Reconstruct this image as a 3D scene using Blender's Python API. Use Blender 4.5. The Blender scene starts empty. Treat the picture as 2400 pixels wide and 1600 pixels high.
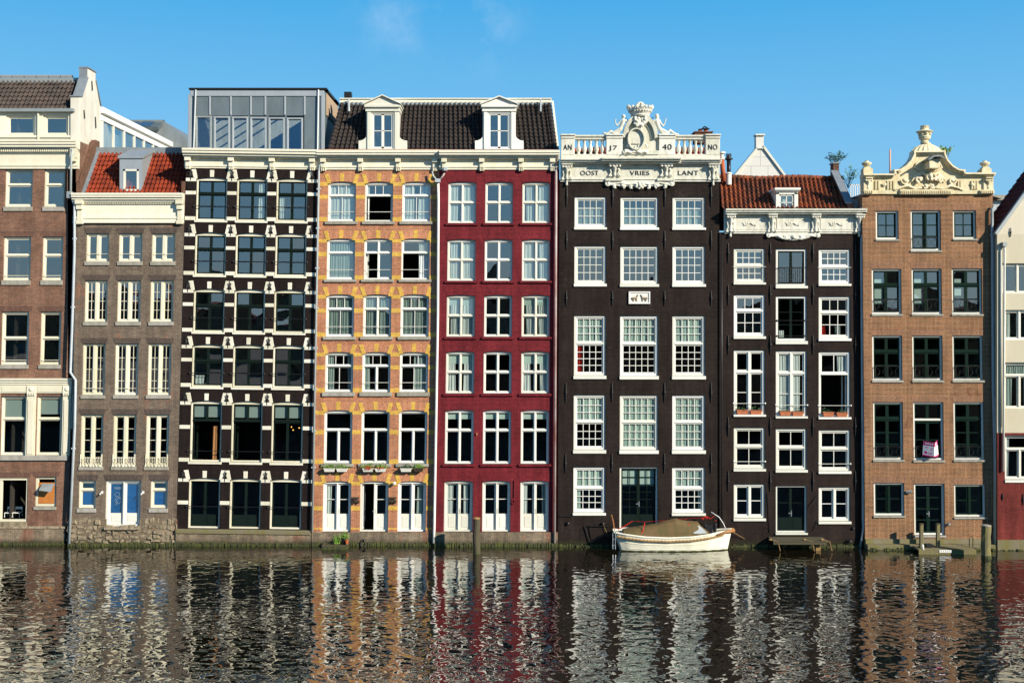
import bpy, math, random
from mathutils import Vector, Matrix
R = math.radians
random.seed(7)
SC = bpy.context.scene
COL = SC.collection
# ------------------------------------------------------------------ camera, sky, sun, exposure
S, D, EYE, CX = 45.0, 58.0, 12.0, 1200.0        # pixels per metre at the facade, camera distance, eye height
HZ = 1275.0 - EYE * S                            # horizon row of the photograph
cam = bpy.data.cameras.new('camera'); co = bpy.data.objects.new('camera', cam); COL.objects.link(co)
co.location = (0, -D, EYE); co.rotation_euler = (R(90), 0, 0)
cam.sensor_fit = 'HORIZONTAL'; cam.sensor_width = 36; cam.lens = 36 * S * D / 2400
cam.shift_y = (HZ - 800) / 2400.0; cam.clip_start = 0.5; cam.clip_end = 3000
SC.camera = co
AZ, EL = 50.0, 26.0                              # sun to the right of the facade normal, elevation
SC.view_settings.view_transform = 'Standard'; SC.view_settings.look = 'None'
SC.view_settings.gamma = 1; SC.view_settings.use_curve_mapping = False
SC.view_settings.exposure = 0.58
wd = bpy.data.worlds.new('World'); SC.world = wd; wd.use_nodes = True
nt = wd.node_tree; bg = nt.nodes['Background']; bg.inputs[1].default_value = 0.085
sky = nt.nodes.new('ShaderNodeTexSky'); sky.sky_type = 'NISHITA'; sky.sun_disc = False
sky.sun_elevation = R(EL); sky.sun_rotation = R(180 - AZ); sky.air_density = 1.3; sky.dust_density = 0.15; sky.ozone_density = 2.6
hs = nt.nodes.new('ShaderNodeHueSaturation'); hs.inputs['Saturation'].default_value = 1.1
nt.links.new(sky.outputs[0], hs.inputs['Color'])
# the air over the city that day was a clean deep blue: grade the physical sky towards it by elevation
tg = nt.nodes.new('ShaderNodeTexCoord'); sx = nt.nodes.new('ShaderNodeSeparateXYZ'); nt.links.new(tg.outputs['Generated'], sx.inputs[0])
rmp = nt.nodes.new('ShaderNodeValToRGB'); nt.links.new(sx.outputs[2], rmp.inputs[0])
stops = [(0.0, (2.5, 4.8, 6.6)), (.15, (1.45, 4.2, 7.0)), (.27, (.50, 3.3, 6.5)), (.45, (.35, 2.0, 4.8)), (1.0, (.22, 1.0, 2.9))]
rmp.color_ramp.elements[0].position = 0; rmp.color_ramp.elements[1].position = 1
for k, (ps, cc) in enumerate(stops):
    el = rmp.color_ramp.elements[0] if k == 0 else (rmp.color_ramp.elements[-1] if k == len(stops) - 1 else rmp.color_ramp.elements.new(ps))
    el.color = (cc[0] / 10, cc[1] / 10, cc[2] / 10, 1)
sc10 = nt.nodes.new('ShaderNodeVectorMath'); sc10.operation = 'SCALE'; sc10.inputs['Scale'].default_value = 10; nt.links.new(rmp.outputs[0], sc10.inputs[0])
gm = nt.nodes.new('ShaderNodeMix'); gm.data_type = 'RGBA'; 
mfy = nt.nodes.new('ShaderNodeMapRange'); nt.links.new(sx.outputs[1], mfy.inputs[0]); mfy.inputs[1].default_value = -.4; mfy.inputs[2].default_value = .45; mfy.inputs[3].default_value = .78; mfy.inputs[4].default_value = .93
nt.links.new(mfy.outputs[0], gm.inputs[0])
nt.links.new(hs.outputs[0], gm.inputs[6]); nt.links.new(sc10.outputs[0], gm.inputs[7])
# two faint wisps of cloud, at infinity, in the sky itself
tc = nt.nodes.new('ShaderNodeTexCoord')
def wn(t, **k):
    n = nt.nodes.new(t)
    for a, b in k.items(): setattr(n, a, b)
    return n
nz = wn('ShaderNodeTexNoise'); nz.inputs['Scale'].default_value = 22; nz.inputs['Detail'].default_value = 6; nz.inputs['Roughness'].default_value = .62
nt.links.new(tc.outputs['Generated'], nz.inputs['Vector'])
tot = None
for (px, py, w) in ((925, 48, 5000), (1125, 60, 3800)):
    d = Vector(((px - CX) / (S * D), 1, (HZ - py) / (S * D))).normalized()
    dp = wn('ShaderNodeVectorMath', operation='DOT_PRODUCT'); dp.inputs[1].default_value = d
    nt.links.new(tc.outputs['Generated'], dp.inputs[0])
    m = wn('ShaderNodeMath', operation='SUBTRACT'); m.inputs[0].default_value = 1; nt.links.new(dp.outputs['Value'], m.inputs[1])
    m2 = wn('ShaderNodeMath', operation='MULTIPLY'); nt.links.new(m.outputs[0], m2.inputs[0]); m2.inputs[1].default_value = -w / 2.0
    m3 = wn('ShaderNodeMath', operation='POWER'); m3.inputs[0].default_value = math.e; nt.links.new(m2.outputs[0], m3.inputs[1])
    if tot is None: tot = m3
    else:
        a = wn('ShaderNodeMath', operation='ADD'); nt.links.new(tot.outputs[0], a.inputs[0]); nt.links.new(m3.outputs[0], a.inputs[1]); tot = a
rp = wn('ShaderNodeMapRange'); rp.inputs[1].default_value = .47; rp.inputs[2].default_value = .72; nt.links.new(nz.outputs[0], rp.inputs[0])
mm = wn('ShaderNodeMath', operation='MULTIPLY'); nt.links.new(tot.outputs[0], mm.inputs[0]); nt.links.new(rp.outputs[0], mm.inputs[1])
mm2 = wn('ShaderNodeMath', operation='MULTIPLY', use_clamp=True); nt.links.new(mm.outputs[0], mm2.inputs[0]); mm2.inputs[1].default_value = .22
mx = wn('ShaderNodeMix', data_type='RGBA'); nt.links.new(mm2.outputs[0], mx.inputs[0]); nt.links.new(gm.outputs[2], mx.inputs[6]); mx.inputs[7].default_value = (6.2, 7.2, 8.2, 1)
nt.links.new(mx.outputs[2], bg.inputs[0])
sl = bpy.data.lights.new('sun', 'SUN'); so = bpy.data.objects.new('sun', sl); COL.objects.link(so)
sl.energy = 4.9; sl.angle = R(0.53); sl.color = (1.0, 0.91, 0.76)
sd = Vector((math.sin(R(AZ)) * math.cos(R(EL)), -math.cos(R(AZ)) * math.cos(R(EL)), math.sin(R(EL))))
so.rotation_euler = sd.to_track_quat('Z', 'Y').to_euler(); so.location = (60, -60, 60)
SC.cycles.max_bounces = 7; SC.cycles.diffuse_bounces = 3; SC.cycles.glossy_bounces = 4; SC.cycles.transparent_max_bounces = 10
SC.cycles.caustics_reflective = False; SC.cycles.caustics_refractive = False

# ------------------------------------------------------------------ materials
class NT:
    def __init__(s, name):
        s.m = bpy.data.materials.new(name); s.m.use_nodes = True; s.t = s.m.node_tree
        s.b = s.t.nodes['Principled BSDF']; s.o = s.t.nodes['Material Output']
    def n(s, t, ins=None, **k):
        n = s.t.nodes.new(t)
        for a, v in k.items(): setattr(n, a, v)
        for a, v in (ins or {}).items():
            if isinstance(v, bpy.types.NodeSocket): s.t.links.new(v, n.inputs[a])
            else: n.inputs[a].default_value = v
        return n
    def l(s, a, b): s.t.links.new(a, b)
    def math(s, op, a, b=0.0, clamp=False):
        return s.n('ShaderNodeMath', {0: a, 1: b}, operation=op, use_clamp=clamp).outputs[0]
    def mix(s, f, a, b, bt='MIX'):
        return s.n('ShaderNodeMix', {0: f, 6: a, 7: b}, data_type='RGBA', blend_type=bt).outputs[2]
def c4(c): return (c[0], c[1], c[2], 1)
def facade_vec(t):      # object metres, (x+y, z, y): bricks run on fronts, reveals and side walls alike
    o = t.n('ShaderNodeTexCoord').outputs['Object']
    sp = t.n('ShaderNodeSeparateXYZ', {0: o})
    x = t.math('ADD', sp.outputs[0], sp.outputs[1])
    return t.n('ShaderNodeCombineXYZ', {0: x, 1: sp.outputs[2], 2: 0.0}).outputs[0], o
def brick_mat(name, c1, c2, mortar, patches=None, stain=.35, rough=.85, bw=.22, bh=.065, ms=.09, wet=True, turn=False, spec=.15, chips=None, relief=.012):
    t = NT(name); v, o = facade_vec(t)
    if turn: v = t.n('ShaderNodeMapping', {0: v, 2: (0, 0, R(90))}).outputs[0]
    br = t.n('ShaderNodeTexBrick', {'Vector': v, 'Color1': c4(c1), 'Color2': c4(c2), 'Mortar': c4(mortar), 'Scale': 1.0, 'Mortar Size': bh * ms * 1.6,
                                    'Mortar Smooth': .3, 'Bias': 0.0, 'Brick Width': bw, 'Row Height': bh})
    n1 = t.n('ShaderNodeTexNoise', {'Vector': o, 'Scale': .8, 'Detail': 6, 'Roughness': .65}).outputs[0]
    n2 = t.n('ShaderNodeTexNoise', {'Vector': o, 'Scale': 11, 'Detail': 4, 'Roughness': .7}).outputs[0]
    f = t.n('ShaderNodeMapRange', {0: n1, 1: .3, 2: .75, 3: 1 - stain, 4: 1 + stain * .55}).outputs[0]
    g = t.n('ShaderNodeMapRange', {0: n2, 1: .28, 2: .72, 3: .68, 4: 1.32}).outputs[0]
    sv = t.n('ShaderNodeMapping', {0: o, 3: (2.6, 2.6, .22)}).outputs[0]
    n5 = t.n('ShaderNodeTexNoise', {'Vector': sv, 'Scale': 1.2, 'Detail': 5, 'Roughness': .65}).outputs[0]
    g = t.math('MULTIPLY', g, t.n('ShaderNodeMapRange', {0: n5, 1: .35, 2: .7, 3: 1.12, 4: 1 - stain * .8}).outputs[0])
    k = t.math('MULTIPLY', f, g)
    c = br.outputs[0]
    if patches:
        pn = t.n('ShaderNodeTexNoise', {'Vector': t.n('ShaderNodeMapping', {0: o, 3: (1, 1, .6)}).outputs[0], 'Scale': .55, 'Detail': 5, 'Roughness': .7}).outputs[0]
        pf = t.n('ShaderNodeMapRange', {0: pn, 1: .57, 2: .66}).outputs[0]
        c = t.mix(t.math('MULTIPLY', pf, .75), c, c4(patches))
    c = t.n('ShaderNodeVectorMath', {0: c, 1: t.n('ShaderNodeCombineXYZ', {0: k, 1: k, 2: k}).outputs[0]}, operation='MULTIPLY').outputs[0]
    if chips:
        n3 = t.n('ShaderNodeTexNoise', {'Vector': o, 'Scale': 7, 'Detail': 7, 'Roughness': .8}).outputs[0]
        n4 = t.n('ShaderNodeTexNoise', {'Vector': o, 'Scale': .7, 'Detail': 2}).outputs[0]
        cf = t.n('ShaderNodeMapRange', {0: t.math('ADD', n3, t.math('MULTIPLY', n4, .35)), 1: .82, 2: .86}).outputs[0]
        c = t.mix(t.math('MULTIPLY', cf, .7), c, c4(chips))
    if wet:      # algae and damp in the lowest band above the water, a stain with its own edge
        z = t.n('ShaderNodeSeparateXYZ', {0: t.n('ShaderNodeNewGeometry').outputs['Position']}).outputs[2]
        zz = t.math('ADD', z, t.math('MULTIPLY', n2, -.5))
        wf = t.n('ShaderNodeMapRange', {0: zz, 1: -.12, 2: .12, 3: .85, 4: 0}).outputs[0]
        c = t.mix(wf, c, (.025, .028, .012, 1))
    t.l(c, t.b.inputs['Base Color'])
    hgt = t.math('ADD', t.math('MULTIPLY', br.outputs[1], -1.0), t.math('MULTIPLY', n2, .8))
    bp = t.n('ShaderNodeBump', {'Height': hgt, 'Strength': .8, 'Distance': relief})
    t.l(bp.outputs[0], t.b.inputs['Normal']); t.b.inputs['Roughness'].default_value = rough
    t.b.inputs['Specular IOR Level'].default_value = spec
    return t.m
def paint(name, c, rough=.5, dirt=.18, bump=.15, dcol=None, scale=1.6, metal=0.0, spec=.4):
    t = NT(name); o = t.n('ShaderNodeTexCoord').outputs['Object']
    st = t.n('ShaderNodeMapping', {0: o, 3: (1.6, 1.6, .5)}).outputs[0]
    n1 = t.n('ShaderNodeTexNoise', {'Vector': st, 'Scale': scale, 'Detail': 7, 'Roughness': .7}).outputs[0]
    n2 = t.n('ShaderNodeTexNoise', {'Vector': o, 'Scale': 25, 'Detail': 3}).outputs[0]
    f = t.n('ShaderNodeMapRange', {0: n1, 1: .42, 2: .8, 3: 0, 4: dirt * 2.2}).outputs[0]
    d = dcol or (c[0] * .45, c[1] * .42, c[2] * .36)
    cc = t.mix(f, c4(c), c4(d))
    rv = t.n('ShaderNodeMapRange', {0: t.n('ShaderNodeObjectInfo').outputs['Random'], 1: 0, 2: 1, 3: .86, 4: 1.03}).outputs[0]
    cc = t.n('ShaderNodeVectorMath', {0: cc, 1: t.n('ShaderNodeCombineXYZ', {0: rv, 1: rv, 2: t.math('POWER', rv, 1.5)}).outputs[0]}, operation='MULTIPLY').outputs[0]
    t.l(cc, t.b.inputs['Base Color'])
    bp = t.n('ShaderNodeBump', {'Height': n2, 'Strength': bump, 'Distance': .01}); t.l(bp.outputs[0], t.b.inputs['Normal'])
    t.b.inputs['Roughness'].default_value = rough; t.b.inputs['Metallic'].default_value = metal; t.b.inputs['Specular IOR Level'].default_value = spec
    return t.m
def tile_mat(name, c1, c2, c3, rough=.7):
    t = NT(name); o = t.n('ShaderNodeTexCoord').outputs['Object']
    v = t.n('ShaderNodeTexVoronoi', {'Vector': o, 'Scale': 3.6}).outputs[1]
    r = t.n('ShaderNodeSeparateColor', {0: v}).outputs[0]
    n1 = t.n('ShaderNodeTexNoise', {'Vector': o, 'Scale': 1.3, 'Detail': 8, 'Roughness': .75}).outputs[0]
    c = t.mix(r, c4(c1), c4(c2)); f = t.n('ShaderNodeMapRange', {0: n1, 1: .43, 2: .62}).outputs[0]
    t.l(t.mix(f, c, c4(c3)), t.b.inputs['Base Color'])
    n2 = t.n('ShaderNodeTexNoise', {'Vector': o, 'Scale': 30, 'Detail': 3}).outputs[0]
    t.l(t.n('ShaderNodeBump', {'Height': n2, 'Strength': .4, 'Distance': .01}).outputs[0], t.b.inputs['Normal'])
    t.b.inputs['Roughness'].default_value = rough; t.b.inputs['Specular IOR Level'].default_value = .35
    return t.m
def glass_mat(name, base=.10, ior=1.9, tint=(.80, .86, .84), wav=.004):
    t = NT(name); o = t.n('ShaderNodeTexCoord').outputs['Object']
    n = t.n('ShaderNodeTexNoise', {'Vector': o, 'Scale': .8, 'Detail': 1}).outputs[0]
    bp = t.n('ShaderNodeBump', {'Height': n, 'Strength': 1, 'Distance': wav})
    ge = t.n('ShaderNodeNewGeometry'); r0 = ((ior - 1) / (ior + 1)) ** 2
    cs = t.math('ABSOLUTE', t.n('ShaderNodeVectorMath', {0: ge.outputs['Normal'], 1: ge.outputs['Incoming']}, operation='DOT_PRODUCT').outputs['Value'])
    fr = t.math('ADD', t.math('MULTIPLY', t.math('POWER', t.math('SUBTRACT', 1.0, cs), 5.0), 1 - r0), r0)
    fa = t.math('ADD', fr, base, True)
    tr = t.n('ShaderNodeBsdfTransparent', {0: c4(tint)}); gl = t.n('ShaderNodeBsdfGlossy', {'Color': (.95, .97, 1, 1), 'Roughness': .0, 'Normal': bp.outputs[0]})
    ms = t.n('ShaderNodeMixShader', {0: fa}); t.l(tr.outputs[0], ms.inputs[1]); t.l(gl.outputs[0], ms.inputs[2])
    t.l(ms.outputs[0], t.o.inputs['Surface']); return t.m
def cloth(name, c, tl=.25):
    t = NT(name); t.b.inputs['Base Color'].default_value = c4(c); t.b.inputs['Roughness'].default_value = .9
    t.b.inputs['Specular IOR Level'].default_value = .1
    return t.m
def leaf_mat(name, c1, c2):
    t = NT(name); o = t.n('ShaderNodeTexCoord').outputs['Object']
    v = t.n('ShaderNodeTexNoise', {'Vector': o, 'Scale': 9, 'Detail': 3}).outputs[0]
    t.l(t.mix(t.n('ShaderNodeMapRange', {0: v, 1: .35, 2: .65}).outputs[0], c4(c1), c4(c2)), t.b.inputs['Base Color'])
    t.b.inputs['Roughness'].default_value = .6
    return t.m
M = {}
M['brickA'] = brick_mat('brown_brick', (.27, .132, .082), (.17, .086, .058), (.28, .20, .15), patches=(.17, .085, .062), stain=.35)
M['brickB'] = brick_mat('grey_brown_brick', (.200, .145, .100), (.125, .092, .066), (.25, .215, .18), patches=(.30, .13, .075), stain=.3)
M['blackC'] = brick_mat('black_painted_brick', (.022, .0150, .0135), (.018, .0125, .0115), (.012, .009, .009), stain=.35, rough=.75, spec=.1, relief=.02, chips=(.10, .075, .06), ms=.06)
M['brickD'] = brick_mat('orange_brick', (.54, .180, .070), (.36, .11, .055), (.50, .37, .25), stain=.26, ms=.11)
M['soldD'] = brick_mat('orange_arch_brick', (.55, .20, .09), (.42, .14, .07), (.50, .36, .24), stain=.2, ms=.10, turn=True)
M['yellow'] = brick_mat('yellow_glazed_brick', (.72, .44, .075), (.62, .36, .055), (.56, .40, .15), stain=.16, rough=.5, wet=False)
M['redE'] = brick_mat('red_painted_brick', (.225, .0240, .032), (.180, .019, .026), (.085, .009, .013), stain=.36, rough=.6, ms=.09, relief=.022, chips=(.30, .10, .09))
M['blackF'] = brick_mat('dark_brown_painted_brick', (.030, .0210, .0170), (.024, .0165, .0140), (.015, .011, .010), stain=.5, rough=.75, spec=.12, relief=.024, chips=(.12, .085, .06), ms=.06)
M['blackG'] = brick_mat('dark_painted_brick', (.031, .0205, .0170), (.025, .0165, .0140), (.016, .011, .010), stain=.45, rough=.75, spec=.12, relief=.024, chips=(.12, .085, .06), ms=.06)
M['brickH'] = brick_mat('tan_brown_brick', (.250, .094, .039), (.135, .055, .029), (.44, .29, .165), patches=(.14, .058, .032), stain=.28, ms=.15, bw=.44)
M['soldH'] = brick_mat('tan_arch_brick', (.27, .115, .06), (.17, .075, .045), (.38, .27, .17), stain=.2, ms=.10, turn=True)
M['soldA'] = brick_mat('brown_arch_brick', (.16, .075, .05), (.11, .055, .04), (.18, .13, .10), stain=.2, turn=True)
M['soldB'] = brick_mat('grey_arch_brick', (.10, .074, .06), (.07, .052, .044), (.12, .10, .085), stain=.2, turn=True)
M['redI'] = brick_mat('weathered_red_brick', (.20, .032, .026), (.16, .028, .024), (.17, .05, .042), stain=.4)
M['oldbrick'] = brick_mat('old_quay_brick', (.28, .20, .13), (.16, .13, .095), (.36, .31, .22), patches=(.28, .13, .085), stain=.5)
M['chimbrick'] = brick_mat('chimney_brick', (.20, .085, .05), (.13, .065, .045), (.15, .12, .09), wet=False)
M['stone'] = paint('weathered_stone', (.34, .275, .19), .9, .7, 1.0, (.10, .085, .055), 3.4)
M['ledge'] = paint('grey_stone_ledge', (.36, .34, .30), .85, .35, .5, (.14, .13, .09), 2.5)
M['concrete'] = paint('mossy_quay_stone', (.19, .165, .11), .9, .6, .8, (.16, .14, .03), 1.8)
M['white'] = paint('white_paint', (.72, .71, .65), .45, .2, .05, (.60, .56, .44))
M['white2'] = paint('bright_white_paint', (.75, .745, .70), .45, .16, .05, (.66, .63, .52))
M['cream'] = paint('cream_paint', (.74, .70, .56), .45, .2, .05, (.55, .47, .30))
M['ornament'] = paint('weathered_white_stone_paint', (.70, .69, .62), .7, .35, .4, (.34, .31, .22), 3.2, 0, .2)
M['ornH'] = paint('cream_stone_paint', (.75, .67, .47), .7, .30, .4, (.40, .25, .08), 2.6, 0, .2)
M['bandC'] = paint('cream_painted_band', (.74, .71, .60), .55, .2, .2, (.45, .38, .25))
M['stucco'] = paint('cream_stucco', (.60, .55, .44), .85, .28, .3, (.50, .42, .28), .7)
M['stuccoW'] = paint('white_panel', (.62, .61, .56), .7, .12, .1, (.5, .48, .42), .7)
M['green'] = paint('dark_green_paint', (.007, .014, .012), .7, .1, .05, spec=.05)
M['greenH'] = paint('bottle_green_paint', (.0065, .020, .0145), .7, .1, .05, spec=.05)
M['black'] = paint('black_paint', (.012, .012, .013), .4, .1, .05)
M['iron'] = paint('black_ironwork', (.010, .009, .009), .5, .1, .1)
M['zinc'] = paint('zinc_sheet', (.150, .185, .195), .45, .4, .1, (.09, .105, .11), 1.1, .3)
M['zinc2'] = paint('pale_zinc', (.34, .37, .385), .45, .2, .1, (.22, .24, .25), 1.2, .3)
M['pipe'] = paint('grey_drainpipe', (.42, .47, .50), .4, .3, .1, (.22, .22, .22), 2.0)
M['pipeR'] = paint('rusty_white_pipe', (.52, .46, .44), .5, .5, .2, (.22, .05, .035), 1.2)
M['pipeW'] = paint('white_drainpipe', (.75, .74, .68), .4, .15, .05)
M['lead'] = paint('lead_flashing', (.20, .23, .25), .5, .3, .2, (.10, .11, .12), 2)
M['tileA'] = tile_mat('brown_pantiles', (.085, .062, .050), (.060, .045, .038), (.040, .034, .030))
M['tileB'] = tile_mat('red_pantiles', (.26, .040, .013), (.20, .030, .011), (.12, .020, .009), .5)
M['tileD'] = tile_mat('black_pantiles', (.046, .036, .031), (.034, .028, .025), (.028, .023, .020), .35)
M['tileG'] = tile_mat('weathered_orange_pantiles', (.34, .085, .024), (.17, .048, .020), (.055, .028, .018))
M['tileF'] = tile_mat('orange_pantiles', (.52, .10, .03), (.42, .08, .03), (.25, .06, .03))
M['tileI'] = tile_mat('dark_red_pantiles', (.12, .022, .016), (.09, .018, .014), (.06, .018, .014))
M['glass'] = glass_mat('window_glass', .17, 1.8, wav=.010)
M['glassD'] = glass_mat('dark_window_glass', .0, 1.27, (.72, .76, .75), .009)
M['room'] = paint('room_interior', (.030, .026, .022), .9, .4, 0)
M['roomL'] = paint('pale_room_interior', (.30, .34, .33), .9, .4, 0)
M['curtain'] = cloth('white_curtain', (.62, .66, .63))
M['curtainG'] = cloth('grey_green_curtain', (.30, .37, .34))
M['blind'] = cloth('pale_green_blind', (.50, .62, .55))
M['redcloth'] = cloth('red_curtain', (.30, .015, .01))
M['blue'] = paint('blue_film', (.012, .13, .46), .35, .1, 0)
M['orangeboard'] = paint('orange_board', (.55, .20, .045), .6, .3, .2, (.30, .09, .02))
M['wood'] = paint('weathered_wood', (.075, .060, .040), .9, .5, .8, (.07, .075, .03), 3)
M['woodY'] = paint('mossy_timber', (.17, .145, .085), .9, .5, .8, (.22, .20, .03), 3)
M['varnish'] = paint('varnished_wood', (.36, .17, .06), .5, .3, .3)
M['canvas'] = paint('olive_brown_canvas', (.150, .092, .040), .85, .55, .4, (.065, .070, .018), 1.3)
M['hull'] = paint('cream_boat_paint', (.82, .80, .66), .35, .15, .03, (.45, .38, .22), 1.2)
M['rope'] = paint('hemp_rope', (.36, .22, .09), .9, .5, .5)
M['red'] = cloth('red_tape', (.62, .025, .02))
M['pvc'] = paint('clear_vinyl', (.50, .55, .60), .25, .2, 0)
M['terra'] = paint('terracotta', (.52, .17, .075), .8, .25, .2)
M['soil'] = paint('soil', (.05, .035, .025), .95, .3, .5)
M['leaf'] = leaf_mat('leaves', (.09, .22, .025), (.24, .36, .05))
M['leafD'] = leaf_mat('dark_leaves', (.02, .07, .02), (.05, .12, .03))
M['flower'] = cloth('red_petals', (.55, .05, .02))
M['magenta'] = cloth('magenta_print', (.60, .012, .16))
M['signwhite'] = cloth('white_print', (.78, .78, .76))
M['potred'] = paint('orange_clay_pot', (.50, .12, .04), .7, .3, .2)
M['steel'] = paint('brushed_steel', (.6, .6, .6), .3, .1, 0, metal=.8)
M['pink'] = paint('pinkish_wood', (.60, .34, .25), .7, .2, .1)
M['algae'] = paint('algae_fringe', (.030, .035, .012), .8, .5, .9, (.10, .11, .02), 3)

# ------------------------------------------------------------------ geometry helpers
def P(px, py, y=0.0):
    k = (D + y) / (S * D)
    return Vector(((px - CX) * k, y, EYE + (HZ - py) * k))
class MB:
    def __init__(s): s.v = []; s.f = []; s.sm = False
    def add(s, vs, fs):
        o = len(s.v); s.v += [tuple(v) for v in vs]; s.f += [tuple(i + o for i in f) for f in fs]
    def hexa(s, a):   # 8 points: front 4 then back 4, same order
        s.add(a, [(0, 1, 2, 3), (7, 6, 5, 4), (0, 4, 5, 1), (1, 5, 6, 2), (2, 6, 7, 3), (3, 7, 4, 0)])
    def box(s, x0, x1, y0, y1, z0, z1):
        s.hexa([(x0, y0, z0), (x1, y0, z0), (x1, y0, z1), (x0, y0, z1), (x0, y1, z0), (x1, y1, z0), (x1, y1, z1), (x0, y1, z1)])
    def prism(s, pts, y0, y1):     # pts: list of (x, z), front at y0
        n = len(pts)
        a = [(p[0], y0, p[1]) for p in pts] + [(p[0], y1, p[1]) for p in pts]
        s.add(a, [tuple(range(n)), tuple(range(2 * n - 1, n - 1, -1))] + [(i, i + n, (i + 1) % n + n, (i + 1) % n) for i in range(n)])
    def prismx(s, pts, x0, x1):    # pts: list of (y, z) extruded along x
        n = len(pts)
        a = [(x0, p[0], p[1]) for p in pts] + [(x1, p[0], p[1]) for p in pts]
        s.add(a, [tuple(range(n)), tuple(range(2 * n - 1, n - 1, -1))] + [(i, i + n, (i + 1) % n + n, (i + 1) % n) for i in range(n)])
    def tube(s, path, r, n=8):
        path = [Vector(p) for p in path]; m = len(path); rs = r if isinstance(r, (list, tuple)) else [r] * m
        vs = []; up = Vector((0.13, 0.2, 1)).normalized()
        for i, p in enumerate(path):
            d = (path[min(i + 1, m - 1)] - path[max(i - 1, 0)])
            d = d.normalized() if d.length > 1e-9 else Vector((0, 0, 1))
            u = d.cross(up) if abs(d.dot(up)) < .98 else d.cross(Vector((1, 0, 0)))
            u.normalize(); w = d.cross(u)
            for k in range(n):
                a = 2 * math.pi * k / n; vs.append(p + (u * math.cos(a) + w * math.sin(a)) * rs[i])
        fs = [(i * n + k, i * n + (k + 1) % n, (i + 1) * n + (k + 1) % n, (i + 1) * n + k) for i in range(m - 1) for k in range(n)]
        fs += [tuple(range(n - 1, -1, -1)), tuple(range((m - 1) * n, m * n))]
        s.add(vs, fs)
    def lathe(s, c, prof, n=16):   # prof: (r, z)
        vs = [(c[0] + r * math.cos(2 * math.pi * k / n), c[1] + r * math.sin(2 * math.pi * k / n), z) for r, z in prof for k in range(n)]
        m = len(prof)
        fs = [(i * n + k, i * n + (k + 1) % n, (i + 1) * n + (k + 1) % n, (i + 1) * n + k) for i in range(m - 1) for k in range(n)]
        fs += [tuple(range(n - 1, -1, -1)), tuple(range((m - 1) * n, m * n))]
        s.add(vs, fs)
    def ball(s, c, r, sc=(1, 1, 1)):
        c = Vector(c); vs = []; nl, na = 6, 8
        for i in range(1, nl):
            t = math.pi * i / nl
            for k in range(na):
                a = 2 * math.pi * k / na
                vs.append((c[0] + r * sc[0] * math.sin(t) * math.cos(a), c[1] + r * sc[1] * math.sin(t) * math.sin(a), c[2] + r * sc[2] * math.cos(t)))
        vs += [(c[0], c[1], c[2] + r * sc[2]), (c[0], c[1], c[2] - r * sc[2])]
        T, B = (nl - 1) * na, (nl - 1) * na + 1
        fs = [(i * na + k, (i + 1) * na + k, (i + 1) * na + (k + 1) % na, i * na + (k + 1) % na) for i in range(nl - 2) for k in range(na)]
        fs += [(T, k, (k + 1) % na) for k in range(na)] + [(B, (nl - 2) * na + (k + 1) % na, (nl - 2) * na + k) for k in range(na)]
        s.add(vs, fs)
    def leaf(s, c, size):
        a = random.uniform(0, 6.28); t = random.uniform(-.9, .9)
        u = Vector((math.cos(a), math.sin(a) * .8, t)).normalized() * size; w = u.cross(Vector((random.uniform(-1, 1), random.uniform(-1, 1), random.uniform(-1, 1)))).normalized() * size * .45
        c = Vector(c); s.add([c - u, c + w, c + u, c - w], [(0, 1, 2, 3)])
    def build(s, name, mat, parent=None, bevel=0, smooth=False, remesh=0, origin=None):
        me = bpy.data.meshes.new(name)
        org = Vector(origin) if origin is not None else (parent['_o'] if False else Vector(ORG.get(parent.name, (0, 0, 0))) if parent else Vector((0, 0, 0)))
        me.from_pydata([tuple(Vector(v) - org) for v in s.v], [], s.f); me.update()
        import bmesh
        bm = bmesh.new(); bm.from_mesh(me); bmesh.ops.recalc_face_normals(bm, faces=bm.faces); bm.to_mesh(me); bm.free()
        me.materials.append(M[mat] if isinstance(mat, str) else mat)
        o = bpy.data.objects.new(name, me); COL.objects.link(o)
        if smooth or s.sm:
            for p in me.polygons: p.use_smooth = True
        if remesh:
            md = o.modifiers.new('carve', 'REMESH'); md.mode = 'VOXEL'; md.voxel_size = remesh; md.use_smooth_shade = True
        if bevel:
            md = o.modifiers.new('bevel', 'BEVEL'); md.width = bevel; md.segments = 1; md.limit_method = 'ANGLE'
        if parent: o.parent = parent
        else: o.location = org
        ORG[o.name] = tuple(org)
        return o
ORG = {}
def tag(o, label=None, cat=None, group=None, kind=None):
    if label: o['label'] = label
    if cat: o['category'] = cat
    if group: o['group'] = group
    if kind: o['kind'] = kind
    return o
def thing(name, loc, label, cat, group=None):
    o = bpy.data.objects.new(name, None); COL.objects.link(o); o.location = loc; o.empty_display_size = .3
    ORG[o.name] = tuple(loc); return tag(o, label, cat, group)
def ts(mb, f, nc, nr, amp=.035, lip=.03, q=6, seedk=0):   # pantile field over f(u, v)
    e = 1e-3; rows = []
    n = ((f(.5 + e, .5) - f(.5, .5)).cross(f(.5, .5 + e) - f(.5, .5))).normalized()
    if n.z < 0: n = -n
    N = int(nc * q); vs = []; fs = []
    for r in range(nr):
        for (v, h) in ((r / nr, lip), ((r + 1) / nr, 0.0)):
            for i in range(N + 1):
                u = i / N; ph = (u * nc) % 1.0
                w = math.sin(2 * math.pi * ph) * amp + (amp * .5 if ph < .25 else 0)
                vs.append(f(u, v) + n * (h + w + .012 * math.sin(i // q * 7.3 + r * 3.1) * (lip / .03) * .35))
    W = N + 1
    for r in range(2 * nr - 1):
        for i in range(N): fs.append((r * W + i, r * W + i + 1, (r + 1) * W + i + 1, (r + 1) * W + i))
    mb.add(vs, fs); mb.sm = False

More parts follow.
